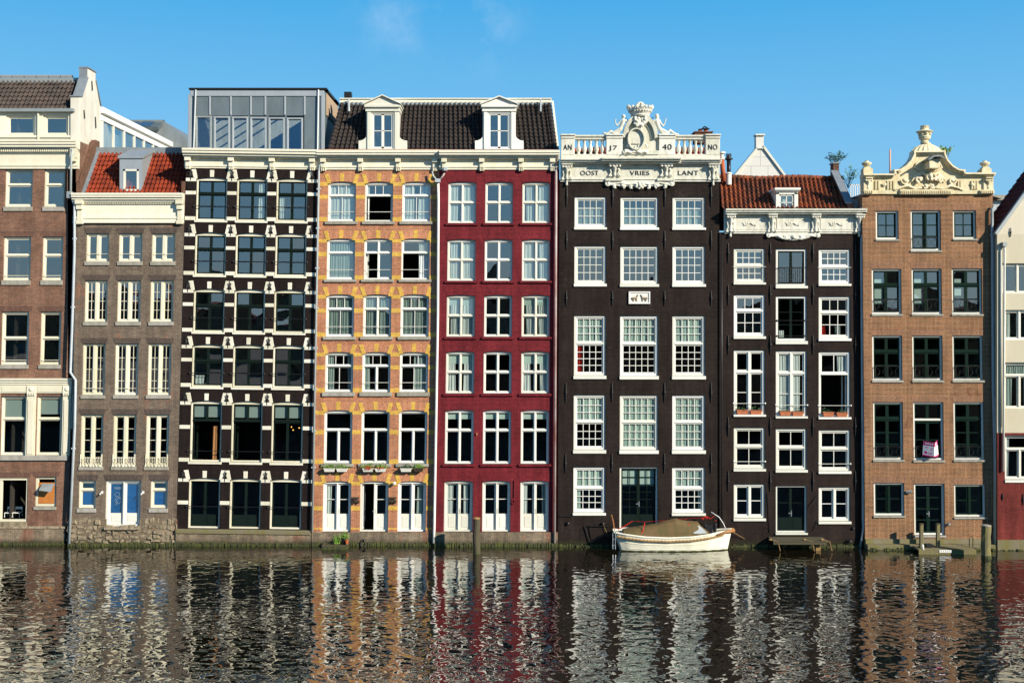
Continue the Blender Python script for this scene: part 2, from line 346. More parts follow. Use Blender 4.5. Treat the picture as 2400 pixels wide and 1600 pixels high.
DEEP = .035
class House:
    def __init__(s, name, label, x0, x1, ytop, ybot, y, yref, leanL=0, leanR=0, slope=0, wall='white', back=9.0):
        s.x0, s.x1, s.yt, s.yb, s.y, s.yr, s.lL, s.lR, s.sl = x0, x1, ytop, ybot, y, yref, leanL, leanR, slope
        s.wallm = wall; s.holes = []; s.back = back; s.floors = []
        b = P(*s.w((x0 + x1) / 2, ybot), y); b.z = 0
        s.e = thing(name, b, label, 'house')
    def w(s, px, py):
        t = (px - s.x0) / (s.x1 - s.x0); le = s.lL + (s.lR - s.lL) * t
        return px + le * (s.yr - py), py + s.sl * (px - s.x0)
    def p(s, px, py, d=0.0):      # point on the facade plane, pushed back d metres (negative: proud)
        v = P(*s.w(px, py), s.y); v.y += d; return v
    def fb(s, mb, x0, y0, x1, y1, d0, d1):
        c = ((x0, y1), (x1, y1), (x1, y0), (x0, y0))
        mb.hexa([s.p(*q, d0) for q in c] + [s.p(*q, d1) for q in c])
    def fp(s, mb, pts, d0, d1):
        n = len(pts); a = [s.p(*q, d0) for q in pts] + [s.p(*q, d1) for q in pts]
        mb.add(a, [tuple(range(n)), tuple(range(2 * n - 1, n - 1, -1))] + [(i, i + n, (i + 1) % n + n, (i + 1) % n) for i in range(n)])
    def part(s, name, mat, fn, **k):
        mb = MB(); fn(mb); return mb.build(name, mat, s.e, **k)
    def rects(s, name, mat, rs, d0, d1, **k):
        mb = MB()
        for r in rs: s.fb(mb, *r, d0, d1)
        return mb.build(name, mat, s.e, **k)
    def cornice(s, x0, x1, rows, mat, name='cornice', **k):    # rows: (ytop, ybot, protrusion)
        mb = MB()
        for (a, b, o) in rows: s.fb(mb, x0 - o * S * .5 * 0, a, x1 + 0, b, -o, .12)
        return mb.build(name, mat, s.e, **k)
    def algae(s, x0, x1, yt, yb, d, mat='algae'):
        m = MB(); x = x0
        while x < x1 - .1:
            x2 = min(x1, x + random.uniform(3, 9)); s.fb(m, x, yt + random.uniform(-3.2, 2.0), x2, yb, -d - random.uniform(-.03, .05), .1); x = x2
        return m.build('algae_fringe', mat, s.e, bevel=.03)
    def hole(s, x0, y0, x1, y1, arch=0): s.holes.append((x0, y0, x1, y1, arch))
    def arc(s, x0, y0, x1, arch, n=8):
        return [(x0 + (x1 - x0) * i / n, y0 + arch * (2 * i / n - 1) ** 2) for i in range(n + 1)]
    def window(s, x0, y0, x1, y1, secs, cm='white', sm=None, c=4.5, st=2.6, mu=1.1, tr=3.0, arch=0, sill=None, cur=None, opens=(), gl='glass',
               dep=.07, name='window', mullion=None, handle=False, panelm=None, label=None):
        dep += DEEP; sm = sm or cm; s.hole(x0, y0, x1, y1, arch); F = MB(); fb = s.fb
        fb(F, x0, y0 + arch, x0 + c, y1, dep, dep + .12); fb(F, x1 - c, y0 + arch, x1, y1, dep, dep + .12)
        fb(F, x0 + c, y1 - c, x1 - c, y1, dep + .002, dep + .12)
        if arch: s.fp(F, [(x1, y0 + arch + c)] + [(x0, y0 + arch + c)] + s.arc(x0, y0, x1, arch), dep - .002, dep + .12)
        else: fb(F, x0 + c, y0, x1 - c, y0 + c, dep + .002, dep + .12)
        a0, a1, b0, b1 = x0 + c, x1 - c, y0 + arch + c, y1 - c
        Sx, G, PN, Hn = MB(), MB(), MB(), MB()
        tot = b1 - b0; ya = b0; d = dep + (.11 if name == 'door' else .06)
        for si, sec in enumerate(secs):
            fr, lv, nc, nr = sec[:4]; pf = sec[4] if len(sec) > 4 else 0
            yb = min(b1, ya + fr * tot)
            last = si == len(secs) - 1
            if last: yb = b1
            if not last:
                fb(F if sm == cm else Sx, a0, yb - tr / 2, a1, yb + tr / 2, dep + (-.004 if sm == cm else .016), dep + .12)
            y_a = ya + (tr / 2 if si else 0); y_b = yb - (0 if last else tr / 2)
            mw = mullion if mullion else 0
            lw = (a1 - a0) / lv
            if lv > 1 and mw:
                fb(F if sm == cm else Sx, (a0 + a1) / 2 - mw / 2, y_a, (a0 + a1) / 2 + mw / 2, y_b, dep + (-.002 if sm == cm else .018), dep + .12)
            for k in range(lv):
                l0 = a0 + lw * k; l1 = l0 + lw
                if mw and lv > 1:
                    if k == 0: l1 -= mw / 2
                    else: l0 += mw / 2
                if (si, k) in opens:
                    # leaf swung inwards about its outer stile
                    hx = l0 if k == 0 and lv > 1 else l1; wd_ = (l1 - l0) / S
                    sg = 1 if hx == l0 else -1
                    q = [hx, hx + sg * 3.0]; q.sort()
                    for (ta, tb) in ((y_a, y_a + st), (y_b - st, y_b)): s.fb(Sx, q[0], ta, q[1], tb, dep + .20, dep + .20 + wd_)
                    s.fb(Sx, q[0], y_a + st, q[1], y_b - st, dep + .20 + wd_ - .06, dep + .20 + wd_)
                    s.fb(Sx, q[0], y_a + st, q[1], y_b - st, dep + .20, dep + .26)
                    continue
                fb(Sx, l0, y_a, l0 + st, y_b, d, d + .06); fb(Sx, l1 - st, y_a, l1, y_b, d, d + .06)
                fb(Sx, l0 + st, y_a, l1 - st, y_a + st, d + .001, d + .06)
                yg = y_b - st
                if pf:
                    yg = y_b - (y_b - y_a) * pf
                    fb(PN, l0 + st, yg, l1 - st, y_b, d + .004, d + .055)
                    fb(PN, l0 + st + 3, yg + 5, l1 - st - 3, y_b - 6, d - .012, d + .004)
                else: fb(Sx, l0 + st, y_b - st, l1 - st, y_b, d + .001, d + .06)
                g0, g1, h0, h1 = l0 + st, l1 - st, y_a + st, yg
                for i in range(1, nc):
                    xx = g0 + (g1 - g0) * i / nc; fb(Sx, xx - mu / 2, h0, xx + mu / 2, h1, d + .012, d + .05)
                for i in range(1, nr):
                    yy = h0 + (h1 - h0) * i / nr; fb(Sx, g0, yy - mu / 2, g1, yy + mu / 2, d + .014, d + .048)
                ja, jb = random.uniform(-.008, .008), random.uniform(-.006, .006)
                G.add([s.p(g0, h1, d + .03 - ja - jb), s.p(g1, h1, d + .03 + ja - jb), s.p(g1, h0, d + .03 + ja + jb), s.p(g0, h0, d + .03 - ja + jb)], [(0, 1, 2, 3)])
            ya = yb
        w_ = F.build(name, cm, s.e, bevel=.008)
        if label: w_['label'] = label
        if Sx.v: Sx.build('sash', sm, w_)
        if PN.v: PN.build('panel', panelm or sm, w_, bevel=.008)
        if G.v: G.build('pane', gl, w_)
        if handle:
            xm = (a0 + a1) / 2; ym = b0 + (b1 - b0) * .6
            fb(Hn, xm + 1, ym - 6, xm + 2.6, ym + 7, d - .03, d); fb(Hn, xm - 5, ym - 1, xm + 2.6, ym + .8, d - .06, d - .035)
            Hn.build('handle', 'steel', w_)
        if sill:
            m = MB(); fb(m, x0 - sill.get('e', 1.5), y1, x1 + sill.get('e', 1.5), sill['y'], -sill.get('o', .07), dep + .06)
            m.build('sill', sill.get('m', cm), w_, bevel=.01)
        for cu in (cur or ()):    # (x0 frac, x1 frac, y0 frac, y1 frac, mat)
            m = MB(); X0 = a0 + (a1 - a0) * cu[0]; X1 = a0 + (a1 - a0) * cu[1]; Y0 = b0 + tot * cu[2]; Y1 = b0 + tot * cu[3]
            n = max(6, int((X1 - X0) * 1.2)); vs = []
            flat = len(cu) > 5; ph = random.uniform(0, 6)
            for i in range(n + 1):
                dd = d + .10 + (0 if flat else .020 * math.sin(i * (.85 + .25 * math.sin(ph)) + ph) + .012 * math.sin(i * 2.9 + ph))
                sw = 0 if flat else 2.0 * math.sin(ph + i * .3)
                vs += [s.p(X0 + (X1 - X0) * i / n, Y0, dd), s.p(X0 + (X1 - X0) * i / n + sw, Y1, dd + (0 if flat else .01 * math.sin(i * 1.7)))]
            m.add(vs, [(2 * i, 2 * i + 1, 2 * i + 3, 2 * i + 2) for i in range(n)])
            m.build('blind' if flat else 'curtain', cu[4], w_, smooth=True)
        return w_
    def railing(s, w_, x0, x1, ys, mat='iron', r=.012, off=-.02, rosette=True):
        m = MB()
        for yy in ys:
            m.tube([s.p(x0, yy, off), s.p(x1, yy, off)], r, 6)
            if rosette:
                for xx in (x0, x1): m.ball(s.p(xx, yy, off), .05)
        return m.build('railing', mat, w_)
    def anchors(s, pts, h=.032, fancy=False):
        for (x, ya, yb) in pts:
            m = MB(); m.tube([s.p(x - .3, ya, -.04), s.p(x, (ya + yb) / 2, -.06), s.p(x - .5, yb, -.03)], [h * .6, h, h * .7], 6)
            m.ball(s.p(x, (ya + yb) / 2, -.05), h * 1.6)
            if fancy:
                for sx in (-1, 1):
                    m.tube([s.p(x, ya + 3, -.05), s.p(x + sx * 4, ya + 6, -.05), s.p(x + sx * 2, ya + 11, -.05), s.p(x + sx * 4.5, (ya + yb) / 2 + 5, -.05)], h * .8, 5)
                    m.ball(s.p(x + sx * 4, (ya + yb) / 2 + 4, -.05), h * 1.5)
            m.build('wall_anchor', 'iron', s.e)
    def pipe(s, pts, mat='pipe', r=.055, off=-.12, name='drainpipe', clips=()):
        m = MB(); m.tube([s.p(x, y, off) for x, y in pts], r, 8)
        for (x, y) in clips:
            m.tube([s.p(x - 3.5, y, off), s.p(x + 3.5, y, off)], .03, 5); m.ball(s.p(x - 3.5, y, off), .05); m.ball(s.p(x + 3.5, y, off), .05)
        o = m.build(name, mat, s.e)
        for p in o.data.polygons: p.use_smooth = True
        return o
    def finish(s, ytop=None, roof=True, poly_top=None, wallname='wall'):
        xs = sorted({s.x0, s.x1} | {h[0] for h in s.holes} | {h[2] for h in s.holes})
        ys = sorted({s.yt, s.yb} | {h[1] for h in s.holes} | {h[3] for h in s.holes})
        m = MB(); idx = {}
        def vi(x, y):
            if (x, y) not in idx: idx[(x, y)] = len(m.v); m.v.append(tuple(s.p(x, y)))
            return idx[(x, y)]
        for i in range(len(xs) - 1):
            for j in range(len(ys) - 1):
                cx_, cy_ = (xs[i] + xs[i + 1]) / 2, (ys[j] + ys[j + 1]) / 2
                if any(h[0] < cx_ < h[2] and h[1] < cy_ < h[3] for h in s.holes): continue
                m.f.append((vi(xs[i], ys[j + 1]), vi(xs[i + 1], ys[j + 1]), vi(xs[i + 1], ys[j]), vi(xs[i], ys[j])))
        for (x0, y0, x1, y1, ar) in s.holes:
            t = .40
            for (a, b) in (((x0, y0 + ar), (x0, y1)), ((x1, y1), (x1, y0 + ar)), ((x0, y1), (x1, y1))):
                m.add([s.p(*a), s.p(*b), s.p(*b, t), s.p(*a, t)], [(0, 1, 2, 3)])
            if ar:
                A = s.arc(x0, y0, x1, ar)
                for i in range(8):
                    p, q = A[i], A[i + 1]
                    m.add([s.p(*p), s.p(*q), s.p(q[0], y0), s.p(p[0], y0)], [(0, 1, 2, 3)] if True else [])
                    m.add([s.p(*p), s.p(*q), s.p(*q, t), s.p(*p, t)], [(0, 1, 2, 3)])
            else: m.add([s.p(x0, y0), s.p(x1, y0), s.p(x1, y0, t), s.p(x0, y0, t)], [(0, 1, 2, 3)])
        B = s.back
        for x in (s.x0, s.x1): m.add([s.p(x, s.yb), s.p(x, s.yb, B), s.p(x, s.yt, B), s.p(x, s.yt)], [(0, 1, 2, 3)])
        m.add([s.p(s.x0, s.yb, B), s.p(s.x1, s.yb, B), s.p(s.x1, s.yt, B), s.p(s.x0, s.yt, B)], [(0, 1, 2, 3)])
        m.build(wallname, s.wallm, s.e)
        # rooms: floors, back wall and partitions seen through the panes
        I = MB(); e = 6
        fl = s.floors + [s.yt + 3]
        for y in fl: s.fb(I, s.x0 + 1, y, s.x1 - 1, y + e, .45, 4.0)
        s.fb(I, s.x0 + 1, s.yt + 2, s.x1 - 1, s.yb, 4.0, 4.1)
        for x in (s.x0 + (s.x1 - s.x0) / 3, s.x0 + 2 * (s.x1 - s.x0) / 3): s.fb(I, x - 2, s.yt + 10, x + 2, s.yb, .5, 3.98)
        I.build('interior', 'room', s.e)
        if roof:
            Rf = MB(); s.fb(Rf, s.x0, s.yt - 1, s.x1, s.yt + 2, .13, B); Rf.build('flat_roof', 'lead', s.e)

# ------------------------------------------------------------------ setting
def plane(name, x0, x1, y0, y1, z, mat, kind='structure'):
    m = MB(); m.add([(x0, y0, z), (x1, y0, z), (x1, y1, z), (x0, y1, z)], [(0, 1, 2, 3)]); return tag(m.build(name, mat), kind=kind)
def water_mat():
    t = NT('canal_water'); pos = t.n('ShaderNodeNewGeometry').outputs['Position']
    v1 = t.n('ShaderNodeMapping', {0: pos, 3: (.85, 1.25, 1)}).outputs[0]
    def nz(sc, de, ro, di=0.0): return t.n('ShaderNodeTexNoise', {'Vector': v1, 'Scale': sc, 'Detail': de, 'Roughness': ro, 'Distortion': di}).outputs[0]
    a = nz(1.9, 1.0, .4, .6); b = nz(.5, 2, .5); c = t.n('ShaderNodeTexNoise', {'Vector': t.n('ShaderNodeMapping', {0: pos, 3: (.06, .16, 1)}).outputs[0], 'Scale': 1.0, 'Detail': 3, 'Roughness': .55}).outputs[0]
    y = t.n('ShaderNodeSeparateXYZ', {0: pos}).outputs[1]
    calm = t.n('ShaderNodeMapRange', {0: y, 1: -1.0, 2: -9.0, 3: .42, 4: 1.0}).outputs[0]
    gust = t.n('ShaderNodeMapRange', {0: c, 1: .36, 2: .64, 3: .65, 4: 1.3}).outputs[0]
    h = t.math('ADD', t.math('MULTIPLY', a, WA), t.math('MULTIPLY', b, WB))
    h = t.math('MULTIPLY', h, t.math('MULTIPLY', calm, gust))
    bp = t.n('ShaderNodeBump', {'Height': h, 'Strength': 1.0, 'Distance': 1.0})
    t.b.inputs['Base Color'].default_value = (.009, .008, .004, 1); t.b.inputs['Roughness'].default_value = .015
    t.b.inputs['IOR'].default_value = 6.0; t.b.inputs['Specular IOR Level'].default_value = .5
    t.l(bp.outputs[0], t.b.inputs['Normal']); return t.m
WA, WB = .035, .034
M['water'] = water_mat()
M['ground'] = paint('paving_ground', (.16, .15, .13), .9, .4, .5)
plane('canal_water', -500, 500, -64, .3, 0, 'water')
plane('ground', -900, 900, .3, 1500, .25, 'ground')
plane('far_quay_street', -900, 900, -600, -64, 1.5, 'ground')
m = MB(); m.box(-500, 500, -64.6, -64, -1, 1.6); tag(m.build('far_quay_edge', 'oldbrick'), kind='structure')

# ------------------------------------------------------------------ house A: brown brick, cream attic (far left)
A = House('brown_brick_house', 'brown brick house at the far left, with cream attic storey and tall white side gable', -260, 180.5, 330, 1280, 0.0, 446, .026, .026, wall=M['brickA'], back=20)
WIN2 = [(.40, 1, 1, 1), (.60, 1, 1, 1)]
sl_ = {'y': 0, 'o': .07, 'm': 'ledge', 'e': 1.5}
for (c0, c1) in ((-199, -133), (-96, -32), (11, 76), (102.5, 151.5)):
    rows = [((397, 485, 495), ''), ((554.5, 657, 668), ''), ((730, 855, 864), '')]
    for (ya, yb, ys), _ in rows:
        w_ = A.window(c0, ya, c1, yb, [(.40 if ya < 500 else (.42 if ya < 600 else .5), 1, 1, 1), (.6, 1, 1, 1)], 'cream', c=4.6, sill={**sl_, 'y': ys}, st=2.6, dep=.07)
        if ya > 500: A.railing(w_, c0 + 5, c1 - 5, [yb - 11], 'cream', .018, .05, False)
# shopfront storey
for (c0, c1) in ((-140, -62), (17, 74), (100.5, 156.5)):
    A.window(c0 - 2, 928, c1 + 2, 1067, [(.38, 1, 1, 1), (.62, 1, 1, 1)], 'cream', c=4, cur=([(0, 1, 0, .36, 'curtainG', 1)] if c0 != 100.5 else [(0, 1, 0, .3, 'curtainG', 1)]), gl='glassD')
    # recessed
A.rects('shopfront_frame', 'cream', [(-260, 900, 180, 921), (76, 921, 98, 1067), (160.5, 921, 180, 1067), (-60, 921, 13, 1067)], -.06, .02, bevel=.01)
A.rects('shopfront_pilaster', 'cream', [(80, 936, 94, 1064), (164.5, 936, 177, 1064), (-50, 936, 0, 1064)], -.10, -.06, bevel=.01)
A.rects('shopfront_panel', 'cream', [(18, 905, 74, 918), (101, 905, 157, 918)], -.08, -.055)
mb = MB()
for x in (87, 171):
    A.fb(mb, x - 10, 903, x + 10, 921, -.12, -.05); mb.ball(A.p(x, 911, -.12), .12, (1, .5, 1))
    for k in range(5): A.fb(mb, x - 9 + k * 4, 921, x - 7 + k * 4, 926, -.13, -.05)
mb.build('shopfront_rosette', 'cream', A.e)
A.cornice(-260, 182, [(886, 890, .22), (890, 896, .15), (896, 901, .1)], 'cream', 'shopfront_cornice')
A.rects('shopfront_sill', 'ledge', [(-260, 1067, 178, 1078)], -.12, .1, bevel=.01)
# ground floor: open shutter and small window with an orange board
A.hole(2 - 60, 1119, 83, 1222)
A.rects('opening_frame', 'cream', [(-58, 1119, 83, 1125), (79, 1125, 83, 1217), (-58, 1217, 83, 1222)], .05, .2)
A.rects('opening_post', 'cream', [(16, 1125, 22, 1217)], .06, .18)
A.rects('opening_sill', 'stone', [(-60, 1222, 84, 1233)], -.1, .1, bevel=.02)
A.window(100, 1117, 150, 1187, [(1, 1, 1, 1)], 'cream', c=6, sill={**sl_, 'y': 1194}, opens=((0, 0),))
A.rects('board_shutter', 'orangeboard', [(107, 1131, 144, 1180)], .10, .14)
mb = MB(); mb.hexa([A.p(116, 1145, -.35), A.p(144, 1149, -.35), A.p(144, 1133, .07), A.p(115, 1133, .07), A.p(116, 1146.5, -.35), A.p(144, 1150.5, -.35), A.p(144, 1134.5, .07), A.p(115, 1134.5, .07)])
mb.build('awning_flap', 'zinc2', A.e)
for (x0, x1, y) in [(c0 - 4, c1 + 4, t) for c0, c1 in ((11, 76), (102.5, 151.5)) for t in (554.5, 730)] + [(-60, 87, 1119), (96, 154, 1117)]:
    mb = MB(); A.fp(mb, [(x0, y), (x1, y), (x1 + 5, y - 13), (x0 - 5, y - 13)], -.004, .1); mb.build('brick_arch', 'soldA', A.e)
A.rects('plinth', 'oldbrick', [(-260, 1236, 176, 1300)], -.18, .1)
A.rects('plinth_coping', 'stone', [(-260, 1232, 177, 1237)], -.22, .1, bevel=.02)
A.algae(-260, 177, 1270.5, 1300, .22)
A.cornice(-260, 183, [(330, 335, .5), (335, 341, .46), (341, 347, .40), (347, 350, .30), (358, 361, .12), (361, 386, .06), (386, 390, .12), (390, 396, .08)], 'cream')
mb = MB()
for k in range(90):
    x = -250 + k * 4.8
    A.fb(mb, x, 350, x + 2.6, 357, -.24, -.05)
mb.build('dentils', 'cream', A.e)
mb = MB(); A.fb(mb, -260, 349, 182, 358, -.14, .1); mb.build('dentil_backing', 'cream', A.e)
A.rects('cornice_bracket', 'cream', [(168, 350, 182, 372), (170, 372, 180, 380)], -.36, .1)
# attic dormer strip
AX = P(178, 300, 0).x
def pz(px, py, y): return P(px, py, y)
AT = House.__new__(House); AT.__dict__ = dict(A.__dict__); AT.y = .45; AT.lL = AT.lR = .0
AT.holes = []; AT.yt, AT.yb, AT.x0, AT.x1 = 262, 330, -260, 177
for (c0, c1) in ((-200, -130), (-90, -20), (14, 82), (101, 160)):
    AT.window(c0, 270, c1, 318, [(1, 1, 1, 1)], 'cream', c=5, st=2.4, dep=.05)
AT.floors = []; AT.back = 3
AT.wallm = M['cream']; AT.finish(roof=False, wallname='attic_wall')
mb = MB(); AT.fb(mb, -260, 256, 178, 264, -.25, .4); mb.build('attic_gutter', 'zinc2', A.e, bevel=.02)
mb = MB(); AT.fb(mb, -260, 318, 177, 323, -.08, .1); AT.fb(mb, 90.2, 264, 93.4, 328, -.14, -.05); mb.build('attic_trim', 'cream', A.e)
mb = MB(); e0 = [P(x, 257, .55) for x in (-260, 171)]; r0 = P(171, 190, 2.0); rz = r0.z
def fA(u, v): return Vector((e0[0].x + (e0[1].x - e0[0].x) * u, .55 + (2.0 - .55) * v, e0[0].z + (rz - e0[0].z) * v))
ts(mb, fA, 40, 7, .05, .06); mb.build('roof', 'tileA', A.e)
mb = MB(); mb.box(e0[0].x, P(186, 182, 2).x, 1.95, 2.4, rz - .1, P(0, 183, 2.0).z)
for k in range(int((P(186, 182, 2).x - e0[0].x) / .65)): mb.tube([(e0[0].x + k * .65, 2.1, rz + .22), (e0[0].x + k * .65 + .58, 2.1, rz + .22)], .14, 8)
mb.build('ridge_tiles', 'zinc2', A.e)
mb = MB(); x_ = e0[0].x; mb.add([(x_, 2.4, rz), (AX - .1, 2.4, rz), (AX - .1, 6, rz - 3.5), (x_, 6, rz - 3.5)], [(0, 1, 2, 3)]); mb.build('rear_roof', 'tileA', A.e)
# white side gable wall running back from the front
zt = P(0, 161, 1.6).z; z0 = 6.0
prof = [(0, z0), (0, P(0, 331, 0).z), (.35, P(0, 331, .35).z), (.35, P(0, 229, .35).z), (.75, P(0, 229, .75).z), (1.6, P(0, 186, 1.6).z), (1.6, zt), (2.72, zt), (2.72, P(0, 190, 2.7).z), (3.36, P(0, 247, 3.36).z), (3.5, P(0, 252, 3.5).z), (7, 20.4), (7, z0)]
mb = MB(); mb.prismx(prof, AX - .42, AX); mb.build('side_gable', paint('side_gable_stucco', (.66, .63, .54), .8, .35, .3, (.38, .35, .28), .8), A.e)
mb = MB()
for a, b in (((.33, P(0, 227, .35).z), (.80, P(0, 227, .75).z)), ((.75, P(0, 228, .75).z), (1.6, P(0, 184, 1.6).z)), ((1.55, zt + .02), (2.78, zt + .02)), ((2.72, P(0, 189, 2.7).z), (3.5, P(0, 250, 3.5).z))):
    mb.prismx([a, b, (b[0], b[1] + .07), (a[0], a[1] + .07)], AX - .47, AX + .05)
mb.box(AX - .44, AX - .01, 1.56, 1.6, P(0, 192, 1.6).z, zt); mb.build('gable_coping', 'lead', A.e)
for (yy, pa, pb) in ((2.1, 190, 212), (1.0, 258, 278), (2.6, 274, 300)):
    mb = MB(); mb.tube([(AX + .04, yy, P(0, pa, yy).z), (AX + .06, yy + .04, P(0, pb, yy).z)], .03, 5); mb.build('wall_anchor', 'iron', A.e)
# rear wing of the same house, seen along its right side
zr = 23.4
mb = MB(); mb.box(AX - 5, AX - .02, 7.2, 19.4, 15, zr - .32); mb.box(AX - 5, AX - .02, 3.5, 7.2, 15, 21.0); mb.box(AX - 5, AX - .3, 3.5, 7.2, 21.0, zr - .32); mb.build('rear_wing', 'white', A.e)
mb = MB(); mb.box(AX - 5.2, AX + .18, 3.45, 19.6, zr - .34, zr); mb.box(AX - 5, AX + .1, 3.45, 19.5, zr - .75, zr - .45); mb.build('rear_wing_fascia', 'white2', A.e, bevel=.02)
mb = MB()
for k in range(9):
    y = 3.7 + k * 1.75
    mb.box(AX - .02, AX + .03, y, y + 1.5, zr - 2.3, zr - .8)
mb.build('rear_wing_window', 'glass', A.e)
mb = MB()
for k in range(10):
    y = 3.5 + k * 1.75; mb.box(AX - .05, AX + .08, y, y + .2, zr - 2.4, zr - .7)
mb.box(AX - .05, AX + .08, 3.5, 19.3, zr - 2.5, zr - 2.3); mb.build('rear_wing_mullion', 'white2', A.e)
A.floors = [1100, 900, 700, 530]
A.finish(roof=False)
A.pipe([(172.5, 352), (173, 366), (171, 376), (172, 458)], 'pipe', .06, -.35)

# grey dormer house behind with skylights
y_ = 14.0
g = thing('grey_roof_dormer_house', (P(330, 300, y_).x, y_, 0), 'low grey rooftop with two skylights behind the red tiled roof', 'building')
mb = MB(); a, b = P(292, 281, 16), P(378, 281, 16)
mb.prism([(a.x, 16), (b.x + 1.7, 16), (b.x + 1.7, P(0, 325, 16).z), (b.x, a.z), (a.x, a.z)], 16, 22); mb.build('wall', 'lead', g)
mb = MB(); mb.hexa([(a.x - .1, 15.0, a.z - .65), (b.x + .1, 15.0, a.z - .65), (b.x + .1, 16.4, a.z + .06), (a.x - .1, 16.4, a.z + .06), (a.x - .1, 15.2, a.z - .85), (b.x + .1, 15.2, a.z - .85), (b.x + .1, 16.6, a.z - .14), (a.x - .1, 16.6, a.z - .14)]); mb.build('roof', 'zinc', g)
for k in (0, 1):
    x0 = a.x + .2 + k * .98; mb = MB(); mb.hexa([(x0, 14.98, a.z - .60), (x0 + .85, 14.98, a.z - .60), (x0 + .85, 16.2, a.z + .03), (x0, 16.2, a.z + .03), (x0, 15.1, a.z - .63), (x0 + .85, 15.1, a.z - .63), (x0 + .85, 16.3, a.z), (x0, 16.3, a.z)]); mb.build('skylight', M['glass'], g)
q = P(345, 330, 20)
mb = MB(); mb.prism([(P(360, 300, 19).x, 14), (P(436, 300, 19).x, 14), (P(436, 350, 19).x, P(0, 352, 19).z), (P(380, 311, 19).x, P(0, 309, 19).z), (P(360, 311, 19).x, P(0, 309, 19).z)], 19, 24); mb.build('side_wing', 'white', g)

# ------------------------------------------------------------------ house B: grey brown brick, red tile roof
B = House('grey_brick_house', 'grey brown brick house with bright red tiled roof and blue glazed double door', 178, 433, 455, 1285, -.28, 584, .020, .024, wall=M['brickB'])
sB = {'o': .07, 'm': 'ledge', 'e': 2}
mw = 7
for i, (c0, c1) in enumerate(((201, 255), (277.5, 333), (355, 410))):
    w_ = B.window(c0, 547, c1, 613, [(1, 2, 1, 1)], 'cream', c=4.5, mullion=mw, sill={**sB, 'y': 622}, cur=[(0, 1, 0, 1, 'curtainG', 1)] if i == 5 else None)
    B.railing(w_, c0 + 5, c1 - 5, [595], 'cream', .014, .06, False)
    o = .028 * 112
    k = .008 * (670 - 584) * 0
    w_ = B.window(c0 - 1, 657, c1 - 1, 754, [(1, 2, 2, 4)], 'cream', c=4.5, mullion=mw, st=2, sill={**sB, 'y': 763})
    w_ = B.window(c0 - 3, 805, c1 - 3, 926, [(1, 2, 2, 4)], 'cream', c=4.5, mullion=mw, st=2, sill={**sB, 'y': 934})
    B.railing(w_, c0 + 2, c1 - 8, [910], 'cream', .014, .06, False)
    w_ = B.window(c0 - 4, 971, c1 - 4, 1093, [(1, 2, 1, 4)], 'cream', c=5, mullion=mw, st=2.4, sill={**sB, 'y': 1101}, gl='glassD')
    m = MB()
    for yy in (1072, 1090): m.tube([B.p(c0 - 2, yy, -.02), B.p(c1 - 6, yy, -.02)], .014, 5)
    n = 13
    for k in range(n + 1):
        x = c0 - 2 + (c1 - c0 - 4) * k / n
        m.tube([B.p(x, 1070, -.02), B.p(x + 1.4, 1080, -.05), B.p(x - .6, 1090, -.02)], .013, 5)
        m.ball(B.p(x + 1, 1081 + 6 * (k % 2), -.04), .03)
        if k % 2 == 0: m.ball(B.p(x, 1091, -.05), .055)
    for x in (c0 - 2, (c0 + c1) / 2 - 4, c1 - 6): m.tube([B.p(x, 1064, -.02), B.p(x, 1093, -.02)], .03, 6)
    m.build('railing', 'cream', w_)
for (c0, c1) in ((195, 236), (365, 406)):
    w_ = B.window(c0, 1125, c1, 1191, [(.33, 1, 1, 1), (.67, 1, 1, 1)], 'cream', c=4.5, sill={**sB, 'y': 1200})
    m = MB(); B.fb(m, c0 + 7, 1147, c1 - 7, 1187, .25, .26); m.build('blue_film', 'blue', w_)
w_ = B.window(259, 1125, 343, 1234, [(1, 2, 1, 1, .26)], 'white2', c=5, st=4.2, mullion=3, name='door', handle=False)
for (x0, x1) in ((268, 297), (305, 334)):
    m = MB(); B.fb(m, x0, 1134, x1, 1205, .295, .30); m.build('blue_film', 'blue', w_)
m = MB()
B.fb(m, 275, 1143.5, 295, 1144.7, .270, .274); B.fb(m, 277, 1146.5, 292, 1147.3, .270, .274)
m2 = [(278 + 14 * t + 3 * math.sin(t * 9), 1186 - 26 * t) for t in [i / 12 for i in range(13)]]
m.tube([B.p(x, y, .270) for x, y in m2], .008, 4)
m.tube([B.p(285 + 7 * math.cos(a * .6), 1174 + 8 * math.sin(a * .6), .270) for a in range(11)], .007, 4)
m.tube([B.p(283 + 6 * math.cos(a * .6), 1160 + 5 * math.sin(a * .6), .270) for a in range(11)], .007, 4)
m.build('white_lettering', 'signwhite', w_)
for x in (252, 349):
    m = MB(); B.fb(m, x - 2, 1150, x + 2, 1156, -.05, 0); m.ball(B.p(x, 1153, -.12), .06); m.tube([B.p(x, 1153, -.05), B.p(x - 3, 1157, -.22)], .035, 6); m.build('wall_lamp', 'pipeW', B.e)
for c0, c1, y in [(a_ - 2, b_ + 2, t) for t, o in ((547, 0), (657, -1), (805, -3), (971, -4)) for a_, b_ in ((201 + o, 255 + o), (277.5 + o, 333 + o), (355 + o, 410 + o))] + [(193, 238, 1125), (257, 345, 1125), (363, 408, 1125)]:
    mb = MB(); B.fp(mb, [(c0, y), (c1, y), (c1 + 4, y - 13), (c0 - 4, y - 13)], -.004, .1); mb.build('brick_arch', 'soldB', B.e)
